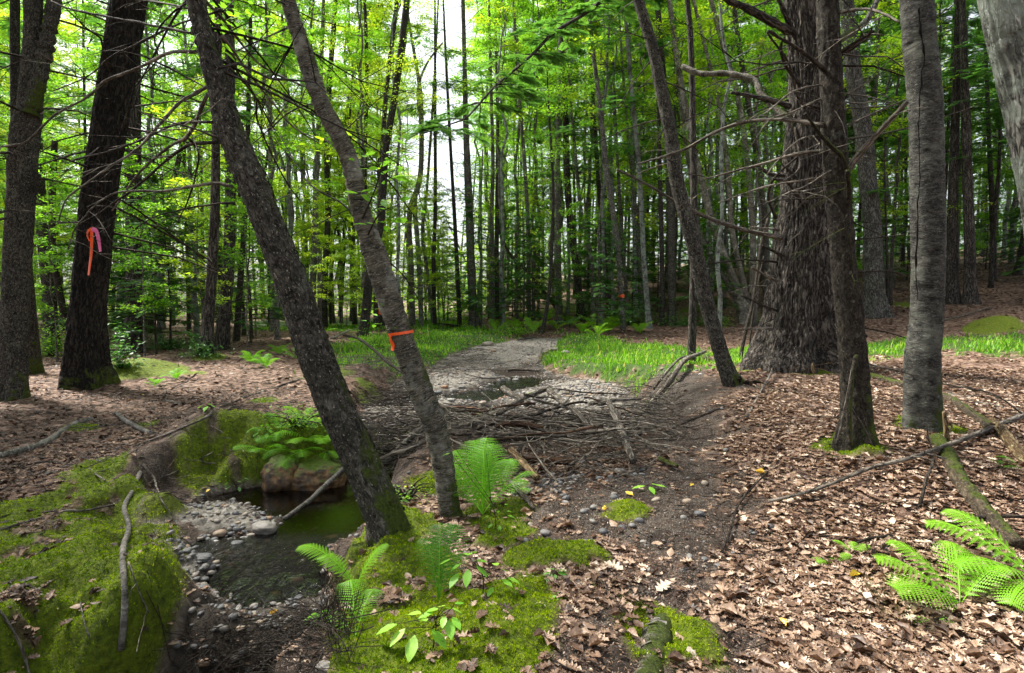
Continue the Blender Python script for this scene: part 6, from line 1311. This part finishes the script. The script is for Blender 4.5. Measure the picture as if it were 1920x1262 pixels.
def mossy():
    n = 210000; x, y, rg = sample(n, 2.0, 9, 6, 1.0, 1.05, .6); z_ = zones(x, y); hh_ = H(x, y); z_['moss'] = np.maximum(z_['moss'], .9 * ss(.09, .17, hh_ - waterz(y)) * z_['creek'] * ss(7.5, 6, y) * ss(3.75, 4.0, y)); k = (rg.uniform(0, 1, n) < z_['moss'] * 1.2 - .15) & (H(x, y) > waterz(y) + .01); x, y = x[k], y[k]; m = len(x)
    p = np.stack([x, y], -1); near = ss(14, 5, y); g = H(x, y) + mossz(p, near, z_['moss'][k]) - .002
    T = (np.array([[0, 0, 0], [.5, .12, .8], [.42, -.2, .7], [-.3, .45, .75], [-.42, .25, .8], [-.1, -.5, .7], [-.34, -.38, .8], [0, 0, 1.1], [.14, .1, .2], [-.12, .1, .2]]), [np.array([[0, 1, 2], [0, 3, 4], [0, 5, 6], [8, 7, 9]])])
    a = Acc(); s = rg.uniform(.6, 1.4, m) * .0115 * (1 + (y - 2.5) * .12); M = rotmats(rg.uniform(0, 6.28, m), np.abs(rg.normal(0, .4, m)), rg.uniform(0, 6.28, m))
    rn = np.clip(rg.normal(.42, .2, m) + .35 * fbm(p * 2.3, 3, 88) + .1 * ss(.8, .2, np.abs(x - .3)), 0, 1)
    scatter(a, *T, np.stack([x, y, g], -1), M, s, rnd=rn); tag(a.build('moss', L_MOSS, smooth=False), 'thick yellow green moss carpet on the banks and mounds', 'moss', kind='stuff')
mossy()
def pebbles():
    import bmesh
    T = []
    for s_ in range(5):
        bm = bmesh.new(); bmesh.ops.create_icosphere(bm, subdivisions=2 if s_ < 3 else 1, radius=1); V = np.array([v.co[:] for v in bm.verts]); F = np.array([[v.index for v in f.verts] for f in bm.faces]); bm.free()
        V = V * (1 + .22 * fbm(V * 1.3 + s_ * 5, 2, s_))[:, None]; T.append((V, [F]))
    for nm, n, y0_, y1_, lo, hi, sd_, lb in (('pebbles', 26000, 3.0, 12, .008, .038, 7, 'loose mixed pebbles in the near stream bed'), ('gravel', 30000, 9, 26, .014, .05, 8, 'pale gravel and small stones on the far stream bars')):
        x, y, rg = sample(n, y0_, y1_, sd_, 1.0, .55, .9); z_ = zones(x, y); p = np.stack([x, y], -1); g = H(x, y)
        gb_ = ss(.5, .2, np.hypot(x - .45, y - 5.1) - .1) + ss(.5, .2, np.hypot(x - .15, y - 4.6))
        cover = z_['creek'] * (1 - .6 * ss(3.8, 3.5, y)) * (.35 + .8 * ss(-.25, .25, fbm(p * 1.6, 3, 91))) + gb_ * .9 + z_['soil'] * .05
        k = rg.uniform(0, 1, n) < np.clip(cover, 0, 1) * np.where(g < waterz(y) - .015, .16, 1); x, y, g = x[k], y[k], g[k]; m = len(x)
        s = (lo + (hi - lo) * rg.uniform(0, 1, m) ** 2.6) * np.where(gb_[k] > .3, .75, 1); M = rotmats(rg.uniform(0, 6.28, m), np.abs(rg.normal(0, .25, m)), rg.uniform(0, 6.28, m))
        S = np.stack([s, s * rg.uniform(.6, .95, m), s * rg.uniform(.35, .7, m)], -1); q = rg.randint(0, 5 if sd_ == 8 else 3, m) if sd_ == 7 else rg.randint(3, 5, m)
        a = Acc(); rn = rg.uniform(0, 1, m); rn = np.where(rg.uniform(0, 1, m) < .5, rn * .5 + .2, rn) * np.where(y < 6.5, .72, 1)
        for i in range(5):
            w = q == i; scatter(a, *T[i], np.stack([x, y, g + s * .2], -1)[w], M[w], S[w], rnd=rn[w])
        tag(a.build(nm, M_STONE), lb, 'pebbles', kind='stuff')
pebbles()
def tangle(nm, poly, n, L, r, hmax, seed, m, label, flat=.12, hang=False, curve=.2):
    """tangled twigs in a zone given as photograph pixels on the ground"""
    q = gp(poly); rg = np.random.RandomState(seed); a = Acc(); x0, y0_ = q.min(0); x1, y1_ = q.max(0); c = 0
    while c < n:
        x = rg.uniform(x0, x1, 400); y = rg.uniform(y0_, y1_, 400); ok = sdf(q, x, y) < 0; x, y = x[ok], y[ok]; g = H(x, y, False)
        for xx, yy, gg in zip(x, y, g):
            if c >= n: break
            l = rg.uniform(*L); az = rg.uniform(0, 6.28) if rg.uniform() < .7 else rg.normal(0, .6); mm = 7; t = np.linspace(-.5, .5, mm)[:, None]
            d = np.array([math.cos(az), math.sin(az), rg.normal(0, flat)]) if not hang else np.array([rg.normal(0, .25), rg.normal(0, .25), -1.])
            b = np.array([xx, yy, gg + rg.uniform(.0, hmax)]); w = rg.normal(0, curve * l * .25, 3)
            p = b + d * l * t + w * (4 * t * t) + rg.normal(0, .018 * l, (mm, 3)).cumsum(0)
            if not hang: p[:, 2] = np.maximum(p[:, 2], H(p[:, 0], p[:, 1], False) + .004)
            rr = rg.uniform(*r); V, F, bk, D = tube(p, np.linspace(rr, rr * .4, mm), 5 if rr > .005 else 4, False); a.add(V, F, bk=bk); c += 1
    tag(a.build(nm, m), label, 'twigs', kind='stuff')
tangle('tangled_twigs', [(740, 815), (860, 800), (960, 800), (1060, 800), (1190, 800), (1225, 840), (1200, 890), (1060, 900), (960, 895), (860, 870), (760, 855)], 700, (.3, 1.3), (.003, .011), .36, 1, B_DEAD, 'grey tangle of twigs in the jam across the stream')
tangle('tangled_twigs', [(760, 810), (900, 800), (1180, 810), (1200, 880), (1060, 900), (940, 890), (780, 860)], 900, (.15, .6), (.0015, .005), .28, 2, B_DEAD, 'dark brown fine twigs packed in the jam')
tangle('tangled_twigs', [(670, 760), (740, 730), (790, 760), (800, 880), (720, 900), (680, 850)], 420, (.2, .9), (.003, .010), .30, 3, B_DTW, 'dark twigs in the shaded channel behind the maple')
tangle('hanging_roots', [(780, 700), (830, 680), (880, 655), (930, 665), (900, 690), (840, 705)], 170, (.2, .8), (.003, .010), .2, 4, B_DEAD, 'dark washed out roots on the far left stream bank')
tangle('tangled_twigs', [(1170, 730), (1260, 715), (1270, 760), (1240, 860), (1190, 880), (1190, 800)], 230, (.25, 1.1), (.003, .009), .22, 5, B_DEAD, 'bare twigs piled against the right dirt bank')
tangle('hanging_roots', [(370, 1180), (450, 1185), (600, 1165), (640, 1262), (600, 1300), (350, 1300)], 900, (.08, .5), (.001, .004), .16, 6, B_DTW, 'dark fine roots and twigs in the bottom left hollow')
tangle('hanging_roots', [(600, 1080), (640, 1060), (665, 1180), (660, 1262), (615, 1262), (610, 1170)], 420, (.06, .28), (.0008, .0025), .05, 7, B_DTW, 'fibrous roots hanging under the right mossy bank', hang=True)
tangle('hanging_roots', [(270, 930), (330, 960), (340, 1120), (300, 1200), (280, 1100)], 40, (.06, .2), (.001, .0025), .02, 8, B_DTW, 'fine roots hanging from the left mossy bank', hang=True)
tangle('hanging_roots', [(300, 880), (400, 860), (520, 870), (520, 930), (400, 945), (310, 950)], 110, (.08, .4), (.001, .004), .05, 14, B_DTW, 'thin roots and twigs on the dark bank behind the pool')
tangle('scattered_twigs', [(0, 760), (300, 720), (600, 700), (640, 760), (400, 860), (270, 900), (0, 940)], 420, (.1, .8), (.0015, .006), .03, 9, B_DEAD, 'thin twigs scattered over the left leaf litter')
tangle('scattered_twigs', [(1240, 800), (1400, 730), (1900, 700), (2100, 900), (1900, 1262), (1300, 1262), (1300, 1000)], 1300, (.04, .5), (.0012, .004), .02, 10, B_DTW, 'thin twigs scattered over the right leaf litter')
tangle('scattered_twigs', [(640, 690), (740, 660), (800, 690), (760, 740), (660, 740)], 240, (.3, 1.2), (.002, .007), .25, 11, B_DEAD, 'loose dead twigs beside the left grass')
tangle('scattered_twigs', [(950, 900), (1250, 880), (1350, 1000), (1250, 1262), (1000, 1262), (1100, 1050)], 200, (.05, .3), (.0008, .003), .01, 12, B_DTW, 'fine twigs on the gritty path soil')
tangle('scattered_twigs', [(840, 700), (980, 660), (1160, 740), (1190, 770), (1000, 780), (830, 760)], 150, (.2, .9), (.002, .006), .04, 13, B_DTW, 'thin twigs washed over the gravel')
# single coloured leaves
LV = [(1145, 797, .075, 'g', 'yellow leaf on the gravel beyond the jam'), (1133, 956, .06, 'g', 'yellow leaf on pebbles at centre'), (1425, 891, .075, 'g', 'bright yellow leaf at the litter edge'), (1297, 913, .05, 'g', 'small yellow leaf on dark soil'), (1647, 1098, .08, 'g', 'golden leaf in the right litter'), (1603, 1087, .07, 'g', 'paler golden leaf left of the golden one'), (390, 923, .06, 'g', 'yellow leaf below the mossy mound'), (268, 741, .06, 'g', 'yellow leaf on the left litter'), (513, 1157, .065, 'g', 'yellow leaf caught in the rapid'), (1180, 930, .08, 'g', 'upright yellow leaf by the oak seedling'), (909, 901, .07, 'g', 'yellow leaf caught in the big fern'), (1467, 1176, .05, 'g', 'pale yellow leaf low in the right litter'),
      (1232, 1025, .07, 't', 'tan oval leaf on the gritty soil'), (1257, 1040, .08, 't', 'pinkish leaf beside the tan oval one'), (1150, 1068, .12, 'p', 'curled pale oak leaf on the path'), (1243, 1107, .11, 'p', 'white lobed leaf by the birch log'), (1150, 985, .09, 't', 'reddish tan leaf on the path'), (1080, 1202, .08, 't', 'rust brown leaf on dark soil'), (1180, 1147, .07, 't', 'small tan leaf on the path'), (1012, 1143, .06, 'p', 'pale bluish leaf on the yellow moss'), (828, 1215, .07, 't', 'curled orange leaf on the moss'), (765, 1087, .07, 't', 'reddish leaf pair on dark soil under the fern'), (145, 1140, .08, 't', 'reddish leaf on the left moss'), (45, 1043, .07, 't', 'brown leaf near the left edge moss'), (325, 1210, .09, 't', 'rusty leaf in the dark roots'), (1340, 1165, .09, 't', 'rust brown curled leaf at the litter edge'), (1365, 1155, .09, 't', 'folded rust leaf beside the curled one')]
for i, (px, py, s, k_, lb) in enumerate(LV):
    g = G(px, py); g = g + [0, 0, .02 if i != 10 else .28]; a = Acc(); T = LT[(i * 2 + 1) % 6] if k_ != 'p' else LT[0]
    scatter(a, *T, g[None], rotmats(np.array([i * 1.3]), np.array([.25]), np.array([4.5])), np.array([s]), rnd=np.array([{'g': .3 + .07 * (i % 8), 't': .72, 'p': .97}[k_]]))
    o = a.build('fallen_leaf', L_GOLD if k_ == 'g' else L_LIT, None, g); tag(o, lb, 'leaf')
